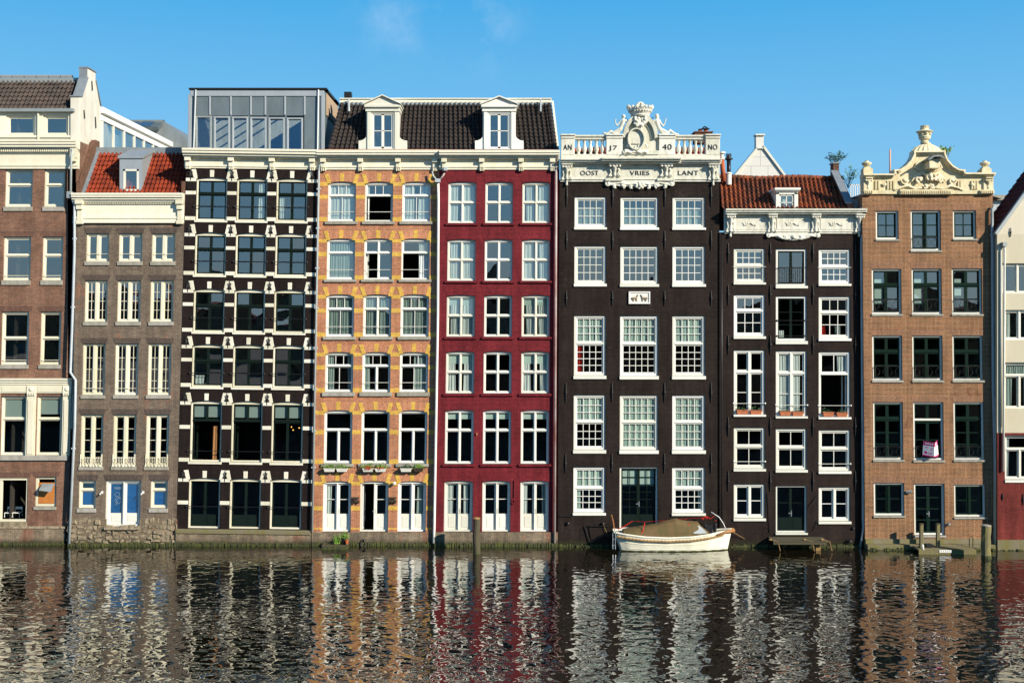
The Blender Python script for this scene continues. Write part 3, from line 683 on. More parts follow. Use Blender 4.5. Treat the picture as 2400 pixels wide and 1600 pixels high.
# rough stone base
mb = MB(); y = 1214
for rh in (15, 13, 12, 12, 11, 10, 12):
    x = 170
    while x < 431:
        wdt = random.uniform(9, 27); x2 = min(x + wdt, 432); oy = random.uniform(-3, 3)
        if not (rh == 15 and x2 > 262 and x < 343):
            j = lambda a: random.uniform(-a, a)
            dd = -random.uniform(.03, .13)
            f4 = [(x + 1 + j(2.5), y + oy + rh - 1 + j(3)), (x2 - 1 + j(2.5), y + oy + rh - 1 + j(3)), (x2 - 1 + j(3), y + oy + 1 + j(3)), (x + 1 + j(3), y + max(oy, -1) + 1 + j(2.5))]
            mb.hexa([B.p(a_ + (2 if i in (0, 3) else -2), b_ + (-2 if i < 2 else 2), dd) for i, (a_, b_) in enumerate(f4)] + [B.p(a_, b_, .05) for a_, b_ in f4])
        x = x2
    y += rh - 1
mb.build('stone_plinth', 'stone', B.e, bevel=.03)
B.rects('mortar_plinth', 'oldbrick', [(178, 1216, 262, 1300), (342, 1216, 431, 1300), (262, 1236, 342, 1300)], -.03, .1)
B.algae(176, 432, 1271, 1300, .26)
B.rects('door_step', 'stone', [(260, 1234, 343, 1240)], -.2, .1, bevel=.02)
B.cornice(171, 430, [(454, 459, .42), (459, 464, .38), (464, 469, .30), (469, 474, .2), (474, 508, .05), (508, 513, .12), (513, 518, .08), (518, 523, .14)], 'cream')
mb = MB()
for k in range(56): B.fb(mb, 190 + k * 4, 474.5, 192.4 + k * 4, 478.5, -.14, -.04)
mb.build('dentils', 'cream', B.e)
for (x0, x1) in ((178, 197), (412, 430)):
    mb = MB(); B.fb(mb, x0, 470, x1, 480, -.34, .05); B.fb(mb, x0 + 2, 480, x1 - 2, 492, -.26, .05); B.fb(mb, x0 + 3, 492, x1 - 3, 517, -.16, .05); B.fb(mb, x0 + 1, 517, x1 - 1, 526, -.2, .05)
    mb.build('cornice_bracket', 'cream', B.e, bevel=.02)
ev = P(200, 454, -.1); rg = P(0, 358, 1.95); xl = ev.x; xr = P(437, 454, -.1).x
mb = MB(); fB = lambda u, v: Vector((xl + (xr - xl) * u, -.1 + 2.05 * v, ev.z + (rg.z - ev.z) * v)); ts(mb, fB, 24, 9, .045, .06); mb.build('roof', 'tileB', B.e)
mb = MB(); mb.box(xl - .3, xr, 1.9, 2.2, rg.z - .1, rg.z + .28); mb.prismx([(-.12, ev.z), (1.95, rg.z + .02), (1.95, rg.z + .12), (-.12, ev.z + .1)], xl - .18, xl + .03)
mb.prismx([(-.12, ev.z), (1.95, rg.z + .02), (1.95, rg.z + .12), (-.12, ev.z + .1)], xr - .12, xr + .05); mb.build('roof_flashing', 'lead', B.e)
mb = MB(); mb.prismx([(-.25, P(0, 456, -.25).z), (-.25, P(0, 424, -.25).z), (.05, P(0, 424, 0).z), (1.8, P(0, 328, 1.8).z), (2.4, P(0, 328, 1.8).z), (2.4, 15)], P(179, 450, -.25).x, xl - .18); mb.build('brick_parapet', 'chimbrick', B.e)
mb = MB(); mb.box(P(425, 440, -.3).x, P(437, 440, -.3).x, -.3, .3, P(0, 456, -.3).z, P(0, 425, -.3).z); mb.build('brick_pier', 'chimbrick', B.e)
mb = MB(); mb.add([(xl - .3, 2.2, rg.z), (xr, 2.2, rg.z), (xr, 9, rg.z - .2), (xl - .3, 9, rg.z - .2)], [(0, 1, 2, 3)]); mb.build('rear_roof', 'lead', B.e)
# dormer
dd = MB(); X0, X1 = P(281, 0, .1).x, P(334, 0, .1).x; zb = P(0, 453, .1).z; zt = P(0, 370, .1).z; w0, w1, wz0, wz1 = P(290, 0, .1).x, P(326, 0, .1).x, P(0, 449, .1).z, P(0, 397, .1).z
for bx in ((X0, w0, zb, zt), (w1, X1, zb, zt), (w0, w1, wz1, zt), (w0, w1, zb, wz0)): dd.box(bx[0], bx[1], .05, .2, bx[2], bx[3])
dd.prismx([(.2, zb), (.2, zt), (1.9, rg.z + .1), (2.0, rg.z - .2)], X0, X0 + .05); dd.prismx([(.2, zb), (.2, zt), (1.9, rg.z + .1), (2.0, rg.z - .2)], X1 - .05, X1)
dm = dd.build('dormer', 'zinc2', B.e)
dd = MB(); dd.hexa([(X0 - .08, -.02, zt - .04), (X1 + .08, -.02, zt - .04), (X1 + .08, 1.95, rg.z + .05), (X0 - .08, 1.95, rg.z + .05), (X0 - .08, -.02, zt + .08), (X1 + .08, -.02, zt + .08), (X1 + .08, 1.95, rg.z + .17), (X0 - .08, 1.95, rg.z + .17)]); dd.build('dormer_roof', 'zinc2', dm)
dd = MB()
for bx in ((w0, w0 + .1, wz0, wz1), (w1 - .1, w1, wz0, wz1), (w0, w1, wz1 - .1, wz1), (w0, w1, wz0, wz0 + .12)): dd.box(bx[0], bx[1], .03, .16, bx[2], bx[3])
dd.build('dormer_window', 'white', dm)
dd = MB(); dd.add([(w0, .12, wz0), (w1, .12, wz0), (w1, .12, wz1), (w0, .12, wz1)], [(0, 1, 2, 3)]); dd.build('dormer_pane', 'glass', dm)
B.floors = [1110, 950, 780, 640]
B.finish(roof=False)
B.pipe([(160, 458), (168, 462), (175, 480), (177, 590), (176, 700), (173, 872), (186, 890), (186, 1000), (178, 1282)], 'pipe', .07, -.14, clips=[(177, 560), (176, 720), (184, 1050)])
mb = MB(); B.fb(mb, 158, 450, 170, 466, -.3, -.05); mb.build('pipe_hopper', 'zinc2', B.e, bevel=.02)

_l = NT('warm_lamp'); _l.b.inputs['Emission Color'].default_value = (1, .45, .08, 1); _l.b.inputs['Emission Strength'].default_value = 2.5; M['lamp'] = _l.m
# ------------------------------------------------------------------ house C: black with cream bands, zinc penthouse
C = House('black_banded_house', 'black brick house with cream bands and keystones under a grey zinc penthouse', 434, 744, 350, 1285, -.30, 466, .026, .019, .013, wall=M['blackC'])
cols = ((459, 532), (554, 626), (647, 720))
rws = ((415, 516, 521.5), (544, 644, 649.5), (676, 777, 782.5), (806, 906, 911.5), (938, 1081, 1087), (1119, 1237, None))
piers = ((434.5, 459), (532, 554), (626, 647), (720, 743.5))
for r, (ya, yb, ys) in enumerate(rws):
    for ci, (c0, c1) in enumerate(cols):
        opens = (); cur = None; secs = [(.36, 2, 1, 1), (.64, 2, 1, 1)]; gl = 'glass' if r < 4 else 'glassD'
        if r == 0: secs = [(.34, 2, 1, 1), (.66, 2, 1, 1)]
        if r == 0 and ci > 0: cur = [(.72, 1, 0, 1, 'curtain')] if ci == 1 else [(0, .2, .4, 1, 'curtain')]
        if r == 3 and ci == 0: cur = [(.05, .35, .74, 1, 'curtain')]
        if r == 4:
            secs = [(.30, 2, 1, 1), (.70, 2, 1, 1)]; opens = ((1, 0), (1, 1)) if ci < 2 else ()
            cur = [(.02, .98, 0, .24, 'curtainG', 1)]
            if ci == 0: cur.append((.72, .86, .4, 1, 'varnish'))
        if r == 5: secs = [(1, 2, 1, 1, .26)]
        w_ = C.window(c0, ya, c1, yb, secs, 'cream', 'green', c=3.8, st=3.0, tr=3.0, arch=4, cur=cur, opens=opens, gl=gl, dep=.06,
                      sill=({'y': ys - .8, 'o': .07, 'm': 'bandC', 'e': 2} if ys else None), name='door' if r == 5 else 'window')
        if (r, ci) == (4, 2):
            for lx, ly in ((686, 1001), (690, 1008), (704, 1003)):
                lm = MB(); lm.ball(C.p(lx, ly, .9), .03); lm.build('lamp', 'lamp', w_)
        yr = ya + (yb - ya) * (.67 if r < 4 else (.82 if r == 4 else .56))
        C.railing(w_, c0 - 3, c1 + 3, [yr], 'black', .018, -.06)
        cm_ = (c0 + c1) / 2; kt = ya - 17
        for pts in ([(c0 - 12, kt - 1), (c0 - 1.5, kt - 2), (c0 + 3, ya + 3), (c0 - 5, ya + 5)], [(c1 + 12, kt - 1), (c1 + 1.5, kt - 2), (c1 - 3, ya + 3), (c1 + 5, ya + 5)], [(cm_ - 5, kt), (cm_ + 5, kt), (cm_ + 4.6, ya - .5), (cm_ - 4.6, ya - .5)]):
            key = MB(); C.fp(key, pts, -.03, .05); key.build('keystone', 'bandC', C.e, bevel=.01)
    for (p0, p1) in piers:
        hh = yb - ya
        for (t0, t1) in ([(ya + 2, ya + 10), (ya + hh * .32, ya + hh * .32 + 8.5), (yb - 9, yb)] if r < 4 else ([(ya + 2, ya + 10), (ya + hh * .40, ya + hh * .40 + 9), (yb - 9, yb)] if r == 4 else [(ya + 1, ya + 9), (ya + hh * .45, ya + hh * .45 + 9)])):
            bnd = MB(); C.fb(bnd, p0, t0, p1, t1, -.025, .05); bnd.build('cream_band', 'bandC', C.e, bevel=.01)
C.anchors([(x, ya - 18, ya + 8) for ya, _, _ in rws for x in (446.5, 543, 636.5, 731.5)], .022, True)
C.cornice(430.5, 744, [(350, 355, .55), (355, 361, .50), (361, 366, .40), (366, 370, .26), (370, 386, .05), (386, 390, .10), (390, 394, .06)], 'cream')
for x in (440, 541, 637, 731):
    mb = MB(); C.fb(mb, x - 7, 369, x + 7, 378, -.3, .05); C.fb(mb, x - 5.5, 378, x + 5.5, 391, -.2, .05)
    for k in range(3): C.fb(mb, x - 5 + k * 4, 391, x - 2.4 + k * 4, 397, -.18, .05)
    mb.build('cornice_bracket', 'cream', C.e, bevel=.015)
C.rects('plinth', 'oldbrick', [(434, 1247, 744, 1300)], -.12, .1)
C.rects('plinth_coping', 'concrete', [(433, 1238, 744, 1248)], -.18, .1, bevel=.02)
C.algae(433, 744, 1270, 1300, .17)
C.floors = [1100, 925, 790, 660, 530]
C.finish()
C.pipe([(754, 369), (754, 378), (748.5, 385), (748, 400), (748, 1240)], 'pipe', .055, -.2, clips=[(748, y) for y in (440, 532, 625, 718, 812, 908, 1006, 1090)])
# zinc penthouse
ya_, yb_ = .35, .95
K = [P(441, 352, ya_), P(757, 359, ya_), P(761, 214, yb_), P(449, 206, yb_)]
zlo = K[0].z - .5; zhi = (K[2].z + K[3].z) / 2
def Z(px, py, off=0.0):   # point on the leaning penthouse front
    t = (355 - py) / (355 - 210.0); yy = ya_ + (yb_ - ya_) * t; v = P(px, py, yy); v.y += off; return v
ph = MB(); wr = [(456 + 42.8 * k + 2, 271 + .8 * k + 1, 456 + 42.8 * k + 40, 348 + .8 * k) for k in range(6)]
def zfb(m, x0, y0, x1, y1, d0, d1):
    c = ((x0, y1), (x1, y1), (x1, y0), (x0, y0)); m.hexa([Z(*q, d0) for q in c] + [Z(*q, d1) for q in c])
zfb(ph, 445, 208, 760, 271, 0, .15); zfb(ph, 443, 271, 457.5, 362, 0, .15); zfb(ph, 713, 271, 759, 364, 0, .15); zfb(ph, 457.5, 351, 713, 364, 0, .15)
for k in range(5): zfb(ph, wr[k][2], 271, wr[k + 1][0], 351, 0, .15)
xL, xR = P(445, 0, .65).x, P(759.5, 0, .65).x
ph.prismx([(ya_ + .15, zlo), (yb_ + .15, zhi - .1), (5.4, zhi - .1), (5.4, zlo)], xR - .1, xR); ph.prismx([(ya_ + .15, zlo), (yb_ + .15, zhi - .1), (5.4, zhi - .1), (5.4, zlo)], xL, xL + .1)
ph.box(xL, xR, 5.2, 5.4, zlo, zhi - .1); pent = ph.build('penthouse', 'zinc', C.e)
m = MB(); m.box(xL - .12, xR + .1, yb_ - .1, yb_ + .5, zhi - .02, zhi + .07); m.box(xL - .12, xR + .1, 3.8, 5.5, zhi - .02, zhi + .07); m.box(xL - .12, xL + .4, yb_, 5, zhi - .02, zhi + .07); m.box(xR - .4, xR + .1, yb_, 5, zhi - .02, zhi + .07)
for k in range(7): m.box(xL + .8 * (k + .4), xL + .8 * (k + .4) + .06, yb_ + .5, 3.8, zhi - .02, zhi + .05)
m.build('penthouse_roof', 'black', pent)
m = MB()
for x in (492, 541, 588, 622, 668, 714): zfb(m, x - 2, 226, x + 2, 270, -.05, .0)
zfb(m, 446, 213, 760, 226, -.06, 0); zfb(m, 441, 222, 449, 356, -.05, 0); zfb(m, 753, 222, 761, 360, -.05, 0)
m.build('standing_seams', 'zinc2', pent, bevel=.01)
for k, (a_, b_, c_, d_) in enumerate(wr):
    m = MB(); zfb(m, a_, b_, a_ + 4, d_, -.05, .1); zfb(m, c_ - 4, b_, c_, d_, -.05, .1); zfb(m, a_ + 4, b_, c_ - 4, b_ + 4, -.05, .1); zfb(m, a_ + 4, d_ - 2.5, c_ - 4, d_, -.05, .1)
    w_ = m.build('penthouse_window', 'zinc2', pent, bevel=.01)
    m = MB(); m.add([Z(a_ + 4, d_ - 2, .05), Z(c_ - 4, d_ - 2, .05), Z(c_ - 4, b_ + 4, .05), Z(a_ + 4, b_ + 4, .05)], [(0, 1, 2, 3)]); m.build('pane', 'glass', w_)
m = MB(); m.box(xL + .2, xR - .2, 5.0, 5.1, zlo, zhi - .2); m.box(xL + .2, xR - .2, 1.2, 5, zlo, zlo + .1); m.build('penthouse_room', 'roomL', pent)
for x0_, x1_ in ((462, 455), (749, 745)):
    m = MB(); m.tube([Z(x0_ - 2, 212, -.1), Z(x1_, 354, -.1)], .05, 8); m.build('penthouse_pipe', 'zinc2', pent)
m = MB(); m.box(xR + .01, xR + .05, yb_ + .3, 5.0, zhi - 1.3, zhi - .15); m.build('penthouse_side_sunlight', paint('tan_painted_sunlight', (.50, .36, .24), .7, .2, .1), pent)  # tan sheet: sunlight on the upper zinc side, painted in as colour
# ------------------------------------------------------------------ house D: orange brick with yellow bands
DH = House('orange_brick_house', 'orange brick house with yellow brick bands and planter boxes under its windows', 744, 1029, 350, 1285, -.30, 475, .0165, .0145, wall=M['brickD'])
cols = ((767.5, 834), (854.5, 921), (942, 1009))
rws = ((426, 519, 526), (559, 655, 661), (690, 789, 796), (825, 919, 928), (961, 1086, 1093), (1127, 1246, None))
T3 = [(.31, 1, 3, 1), (.69, 1, 2, 1)]
lay = {0: (T3, T3, T3), 1: ([(.31, 1, 1, 1), (.69, 1, 1, 1)], [(.31, 2, 1, 1), (.69, 2, 1, 1)], [(.31, 1, 1, 1), (.69, 1, 1, 1)]), 2: (T3, [(.31, 2, 1, 1), (.69, 2, 1, 1)], T3),
       3: (T3, [(.31, 1, 3, 1), (.69, 2, 1, 1)], T3), 4: ([(.35, 1, 1, 1), (.65, 2, 1, 1)],) * 3, 5: ([(1, 2, 1, 2, .34)],) * 3}
curs = {(0, 0): [(0, 1, 0, 1, 'curtain')], (0, 1): [(0, .12, 0, 1, 'curtain')], (0, 2): [(0, .4, 0, 1, 'curtain'), (.6, 1, 0, 1, 'curtain')], (1, 0): [(0, 1, 0, 1, 'curtainG')],
        (1, 2): [(.6, 1, 0, 1, 'curtain')], (2, 0): [(0, 1, 0, 1, 'curtainG')], (2, 1): [(0, .38, 0, 1, 'curtainG'), (.62, 1, 0, 1, 'curtainG')], (2, 2): [(0, 1, 0, 1, 'curtainG')],
        (3, 0): [(0, .28, 0, 1, 'curtainG'), (.8, 1, 0, 1, 'curtainG')], (3, 1): [(0, .2, 0, 1, 'curtainG')], (3, 2): [(.5, 1, 0, 1, 'curtainG')], (5, 0): [(0, .26, 0, 1, 'curtain')], (5, 2): [(.7, 1, 0, 1, 'curtainG')]}
ops = {(0, 1): ((1, 0),), (1, 1): ((1, 0),), (1, 2): ((1, 0),), (5, 1): ((0, 0),)}
for r, (ya, yb, ys) in enumerate(rws):
    for ci, (c0, c1) in enumerate(cols):
        w_ = DH.window(c0, ya, c1, yb, lay[r][ci], 'white2', c=3.7, st=2.1 if r < 5 else 4.0, mu=1.4, tr=3.4, arch=3, cur=curs.get((r, ci)), opens=ops.get((r, ci), ()), gl='glass' if r < 3 else 'glassD', dep=.08,
                       mullion=3 if any(q[1] == 2 for q in lay[r][ci]) else None, sill=({'y': ys, 'o': .10, 'm': 'ledge', 'e': 5} if ys else None), name='door' if r == 5 else 'window', handle=(r == 5))
        if r < 4: DH.railing(w_, c0 + 4, c1 - 4, [ya + (yb - ya) * .76], 'white2', .014, .04, False)
        kt = ya - 18; cm_ = (c0 + c1) / 2
        mb = MB(); top = [(c0 - 7 + (c1 - c0 + 14) * i / 8, kt - 1 + 2.2 * (2 * i / 8 - 1) ** 2) for i in range(9)]
        DH.fp(mb, [(c1 + .5, ya + 3), *reversed(DH.arc(c0, ya - .4, c1, 3)), (c0 - .5, ya + 3)] + top, -.010, .05)
        mb.build('brick_arch', 'soldD', DH.e)
        mb = MB()
        for pts in ([(c0 - 8, kt + 1), (c0 + 2, kt), (c0 + 8, ya + 3), (c0 - .5, ya + 5)], [(c1 + 8, kt + 1), (c1 - 2, kt), (c1 - 8, ya + 3), (c1 + .5, ya + 5)], [(cm_ - 5, kt - 2), (cm_ + 5, kt - 2), (cm_ + 4.6, ya - .5), (cm_ - 4.6, ya - .5)]):
            mb = MB(); DH.fp(mb, pts, -.018, .05); mb.build('keystone', 'yellow', DH.e)
    hh = yb - ya
    for (p0, p1) in ((744, 767.5), (834, 854.5), (921, 942), (1009, 1027)):
        for (t0, t1) in ((ya + 1, ya + 10), (ya + hh * (.33 if r < 4 else .37 if r == 4 else .49), ya + hh * (.33 if r < 4 else .37 if r == 4 else .49) + 10), (yb - 10, yb)):
            mb = MB(); DH.fb(mb, p0, t0, p1, t1, -.012, .05); mb.build('yellow_band', 'yellow', DH.e)
def brackets(h, xs, ya, w=6.5):
    for x in xs:
        mb = MB(); h.fb(mb, x - w, ya, x + w, ya + 9, -.32, .05); h.fb(mb, x - w + 1.5, ya + 9, x + w - 1.5, ya + 21, -.2, .05)
        for k in range(3): h.fb(mb, x - w + 2 + k * 4, ya + 21, x - w + 4.6 + k * 4, ya + 29, -.18, .05)
        mb.build('cornice_bracket', 'cream', h.e, bevel=.015)
crn = [(355, 361, .55), (361, 366, .50), (366, 370, .38), (370, 374, .26), (374, 389, .05), (389, 393, .11), (393, 398, .07)]
DH.cornice(744, 1028.8, crn, 'cream'); brackets(DH, (757, 844, 932, 1018), 373)
DH.rects('plinth', 'oldbrick', [(744, 1246, 1029, 1300)], -.08, .1); DH.algae(744, 1029, 1271, 1300, .14)
DH.rects('base_course', 'brickD', [(744, 1240, 767, 1246.5), (834, 1240, 854, 1246.5), (921, 1240, 942, 1246.5), (1009, 1240, 1029, 1246.5)], -.05, .1)
for x in (844, 931):
    mb = MB(); DH.fb(mb, x - 9, 1164, x + 9, 1166.5, -.3, 0)
    for k in range(26): mb.ball(DH.p(x + random.uniform(-8, 8), 1170 + random.uniform(0, 8) * (1 - abs(k - 13) / 20), -random.uniform(.05, .25)), random.uniform(.04, .09))
    mb.build('hanging_basket', 'soil', DH.e)
mb = MB(); mb.ball(DH.p(935, 1131, -.18), .09); mb.tube([DH.p(929, 1134, 0), DH.p(935, 1131, -.15)], .025, 6); mb.build('wall_lamp', 'pipeW', DH.e)
mb = MB(); mb.tube([DH.p(864 + 5 * math.cos(a * .5), 1271 + 8 * math.sin(a * .5), -.16 - .05 * math.sin(a * .5)) for a in range(13)], .035, 6); mb.build('mooring_ring', 'iron', DH.e)
DH.floors = [1105, 935, 805, 668, 536]; DH.finish()

# ------------------------------------------------------------------ house E: red painted brick
E = House('red_painted_house', 'deep red painted brick house with white cross windows and three white double doors', 1029, 1311, 350, 1285, -.50, 475, .0145, .003, wall=M['redE'])
cols = ((1050, 1116), (1137, 1202), (1224, 1289))
rws = ((426, 523), (560.5, 658), (691, 789), (823, 922), (960, 1087), (1126, 1246))
cE = {0: 'AnB', 1: 'AnB', 2: 'CnC', 3: 'DnD', 4: 'TTT', 5: 'LnR'}
cd = {'A': [(0, .36, 0, 1, 'curtain'), (.55, .95, 0, 1, 'curtain')], 'B': [(.08, .40, 0, 1, 'curtain'), (.62, 1, 0, 1, 'curtain')], 'n': None, 'C': [(0, 1, 0, .2, 'blind', 1), (.1, .42, .2, 1, 'curtain'), (.6, 1, .2, 1, 'curtain')],
      'D': [(0, 1, 0, .26, 'blind', 1), (0, .3, .26, 1, 'curtain'), (.66, 1, .26, 1, 'curtain')], 'T': [(0, 1, 0, .14, 'blind', 1)], 'L': [(.02, .3, 0, 1, 'curtain'), (.66, .86, 0, 1, 'curtain')], 'R': [(.03, .22, 0, 1, 'curtain'), (.78, 1, 0, 1, 'curtainG')]}
for r, (ya, yb) in enumerate(rws):
    for ci, (c0, c1) in enumerate(cols):
        if r < 4: secs = [(.48, 2, 1, 1), (.52, 2, 1, 1)]
        elif r == 4: secs = [(.36, 2, 1, 1), (.64, 2, 1, 1)]
        else: secs = [(1, 2, 1, 2, .34)]
        w_ = E.window(c0, ya, c1, yb, secs, 'white', c=3.5, st=2.1 if r < 5 else 3.8, mu=1.4, tr=3.8, mullion=3.2 if r < 5 else 2, arch=3, cur=cd[cE[r][ci]], gl='glass' if r < 3 else 'glassD', dep=.08,
                      sill=({'y': yb + 5.5, 'o': .10, 'm': 'redE', 'e': 5} if r < 5 else None), name='door' if r == 5 else 'window', handle=(r == 5))
        mb = MB(); kt = ya - 20
        E.fp(mb, [(c1 + .5, ya + 3), *reversed(E.arc(c0, ya - .4, c1, 3)), (c0 - .5, ya + 3), (c0 - 8, kt + 1), ((c0 + c1) / 2, kt - 1.5), (c1 + 8, kt + 1)], -.010, .05)
        mb.build('brick_arch', 'redE', E.e)
E.cornice(1029.2, 1311, crn, 'cream'); brackets(E, (1040, 1128, 1220, 1294), 373)
E.rects('plinth', 'oldbrick', [(1029, 1246, 1311, 1300)], -.08, .1); E.algae(1029, 1311, 1272, 1300, .14)
mb = MB(); mb.tube([E.p(1210, 1125, -.04), E.p(1210, 1166, -.04)], .03, 5); mb.tube([E.p(1208 + 3.6 * math.cos(a * .6), 1174 + 4.5 * math.sin(a * .6), -.08) for a in range(12)], .035, 6); mb.build('mooring_ring', 'redE', E.e)
mb = MB(); mb.ball(E.p(1123, 1017, -.05), .06, (.7, .7, 1.3)); mb.build('orange_marker', 'terra', E.e)
E.floors = [1105, 935, 805, 668, 536]; E.finish()
E.pipe([(1308, 372), (1303, 388), (1303, 470), (1302, 1270)], 'pipeR', .065, -.16)
mb = MB(); E.fb(mb, 1299, 366, 1306, 373, -.3, -.05); mb.build('pipe_hopper', 'pipeR', E.e)
E.pipe([(1026, 422), (1027.5, 470), (1030, 740), (1029, 1236), (1028, 1272)], 'pipeW', .07, -.05)
E.pipe([(1024, 424), (1014, 412), (1012, 402)], 'pipe', .05, -.1, 'pipe_branch'); E.pipe([(1030, 422), (1038, 412), (1041, 406)], 'pipeR', .05, -.1, 'pipe_branch')
mb = MB(); E.fb(mb, 1020, 420, 1032, 428, -.22, -.02); E.fb(mb, 1040, 394, 1048, 402, -.4, -.2); mb.build('pipe_hopper', 'pipe', E.e)

# mansard shared by the line of D and E, one half on each house
y0_, y1_ = .10, 1.35
zl = P(0, 357, y0_).z; zu = P(0, 243, y1_).z
bx = [P(772, 0, y0_).x, P(1028.9 * 0 + 1030.5, 0, y0_).x, P(1302, 0, y0_).x]; tx = [P(803, 0, y1_).x, P(1030.5, 0, y1_).x, P(1286, 0, y1_).x]
def mans(i):
    def f(u, v):
        a = bx[i] + (tx[i] - bx[i]) * v; b = bx[i + 1] + (tx[i + 1] - bx[i + 1]) * v
        return Vector((a + (b - a) * u, y0_ + (y1_ - y0_) * v, zl + (zu - zl) * v))
    return f
for i, (h, nc) in enumerate(((DH, 23), (E, 24))):
    mb = MB(); ts(mb, mans(i), nc, 13, .05, .05, 6); rf = mb.build('roof', 'tileD', h.e)
    mb = MB()
    zf = zu + .02; ze = P(0, 233, y1_).z
    a = tx[i] - (.15 if i == 0 else 0); b = tx[i + 1] + (.15 if i == 1 else 0)
    mb.box(a, b, y1_ - .05, y1_ + .15, zf + .02, ze); mb.box(a, b, y1_ - .12, y1_ + .2, ze, ze + .05); mb.build('roof_edge_board', 'cream', h.e)
    mb = MB(); n = 23
    for k in range(n): mb.ball((tx[i] + (tx[i + 1] - tx[i]) * (k + .5) / n, y1_ - .06, zu - .02), .15, (.7, .5, .7))
    mb.build('lead_flashing', 'lead', h.e)
    mb = MB(); mb.add([(tx[i], y1_ + .1, ze), (tx[i + 1], y1_ + .1, ze), (tx[i + 1], 8, ze), (tx[i], 8, ze)], [(0, 1, 2, 3)]); mb.build('flat_top', 'lead', h.e)
    s_ = 0 if i == 0 else 2; sg = -1 if i == 0 else 1
    mb = MB(); mb.add([(bx[s_], y0_, zl), (tx[s_], y1_, zu), (tx[s_], 8, zu), (bx[s_], 8, zl)], [(0, 1, 2, 3)]); mb.build('roof_side', 'tileD', h.e)
    mb = MB(); m_ = 13
    for k in range(m_):
        t0, t1 = k / m_, (k + 1) / m_; q = lambda t: Vector((bx[s_] + (tx[s_] - bx[s_]) * t, y0_ + (y1_ - y0_) * t - .03, zl + (zu - zl) * t))
        mb.tube([q(t0), q(t1)], [.15, .11], 8)
    mb.build('hip_tiles', 'tileD', h.e)
if True:
    mb = MB(); mb.hexa([(bx[2] + .12, y0_, zl - .1), (bx[2] + .22, y0_, zl - .1), (tx[2] + .26, y1_, zu + .15), (tx[2] + .16, y1_, zu + .15), (bx[2] + .12, y0_ + .1, zl - .1), (bx[2] + .22, y0_ + .1, zl - .1), (tx[2] + .26, y1_ + .1, zu + .15), (tx[2] + .16, y1_ + .1, zu + .15)]); mb.build('side_coping', 'cream', E.e)
def dormer(h, cx_, apex, cols_=2):
    X = lambda x: P(x, 0, .0).x
    Zz = lambda y: P(0, y, .0).z
    m = MB(); yf = -.02
    L, Rr, oL, oR = cx_ - 39, cx_ + 39, cx_ - 24.5, cx_ + 24.5
    for q in ((cx_ - 38.5, cx_ - 24.5, 262, 353), (cx_ + 24.5, cx_ + 38.5, 262, 353), (cx_ - 24.5, cx_ + 24.5, 262, 267), (cx_ - 24.5, cx_ + 24.5, 348, 353)): m.box(X(q[0]), X(q[1]), yf, yf + .25, Zz(q[3]), Zz(q[2]))
    for sx in (-1, 1):
        m.prismx([(yf + .25, Zz(353)), (yf + .25, Zz(255)), (1.6, Zz(255)), (1.2, Zz(262))], *sorted((X(cx_ + sx * 38), X(cx_ + sx * 35))))
        pts = [(cx_ + sx * 38.5, 352), (cx_ + sx * 57, 352), (cx_ + sx * 57, 330)] + [(cx_ + sx * (57 - 18.5 * math.sin(a)), 330 - 13 * (1 - math.cos(a))) for a in (.4, .8, 1.2, 1.57)]
        m.prism([(X(a_), Zz(b_)) for a_, b_ in pts], yf + .02, yf + .14)
        m.prism([(X(a_), Zz(b_)) for a_, b_ in ((cx_ + sx * 28, 352), (cx_ + sx * 36, 352), (cx_ + sx * 36, 262), (cx_ + sx * 28, 262))], yf - .05, yf)
    m.box(X(cx_ - 59), X(cx_ + 59), yf - .08, yf + .2, Zz(356), Zz(352.5))
    o = m.build('dormer', 'white', h.e, bevel=.01)
    m = MB(); m.box(X(cx_ - 40), X(cx_ + 40), yf - .1, 1.7, Zz(262), Zz(253)); m.box(X(cx_ - 42), X(cx_ + 42), yf - .22, 1.7, Zz(253), Zz(247))
    m.prism([(X(cx_ - 42), Zz(247)), (X(cx_ + 42), Zz(247)), (X(cx_), Zz(apex))], yf - .16, 1.7)
    for sx in (-1, 1): m.prism([(X(cx_ + sx * 44), Zz(247)), (X(cx_), Zz(apex - .5)), (X(cx_), Zz(apex - 3.5)), (X(cx_ + sx * 45), Zz(244.5))], yf - .3, 1.7)
    m.build('pediment', 'white', o, bevel=.01)
    m = MB()
    for q in ((-24.5, -20.5, 267, 348), (20.5, 24.5, 267, 348), (-3, 3, 267, 348), (-20.5, 20.5, 267, 270), (-20.5, 20.5, 344, 348), (-20.5, 20.5, 306, 307.6)): m.box(X(cx_ + q[0]), X(cx_ + q[1]), yf + .06, yf + .14, Zz(q[3]), Zz(q[2]))
    w2 = m.build('dormer_window', 'white2', o)
    m = MB(); m.add([(X(cx_ - 24), yf + .1, Zz(348)), (X(cx_ + 24), yf + .1, Zz(348)), (X(cx_ + 24), yf + .1, Zz(267)), (X(cx_ - 24), yf + .1, Zz(267))], [(0, 1, 2, 3)]); m.build('dormer_pane', 'glass', o)
    m = MB(); m.box(X(cx_ - 34), X(cx_ + 34), 1.0, 1.05, Zz(352), Zz(256)); m.build('dormer_room', 'room', o)
dormer(DH, 897, 227.5); dormer(E, 1170, 230)
mb = MB(); a = P(816, 217, 1.9); b = P(816, 243, 1.9); mb.box(a.x - .19, a.x + .19, 1.7, 2.1, P(0, 230, 1.9).z, a.z); mb.tube([P(816, 265, 1.3), P(816, 229, 1.9)], .07, 8); mb.build('chimney_cowl', 'black', DH.e)
mb = MB(); mb.tube([P(817, 232, 1.15), P(818, 262, .85)], .06, 8); mb.build('vent_pipe', 'pipe', DH.e)
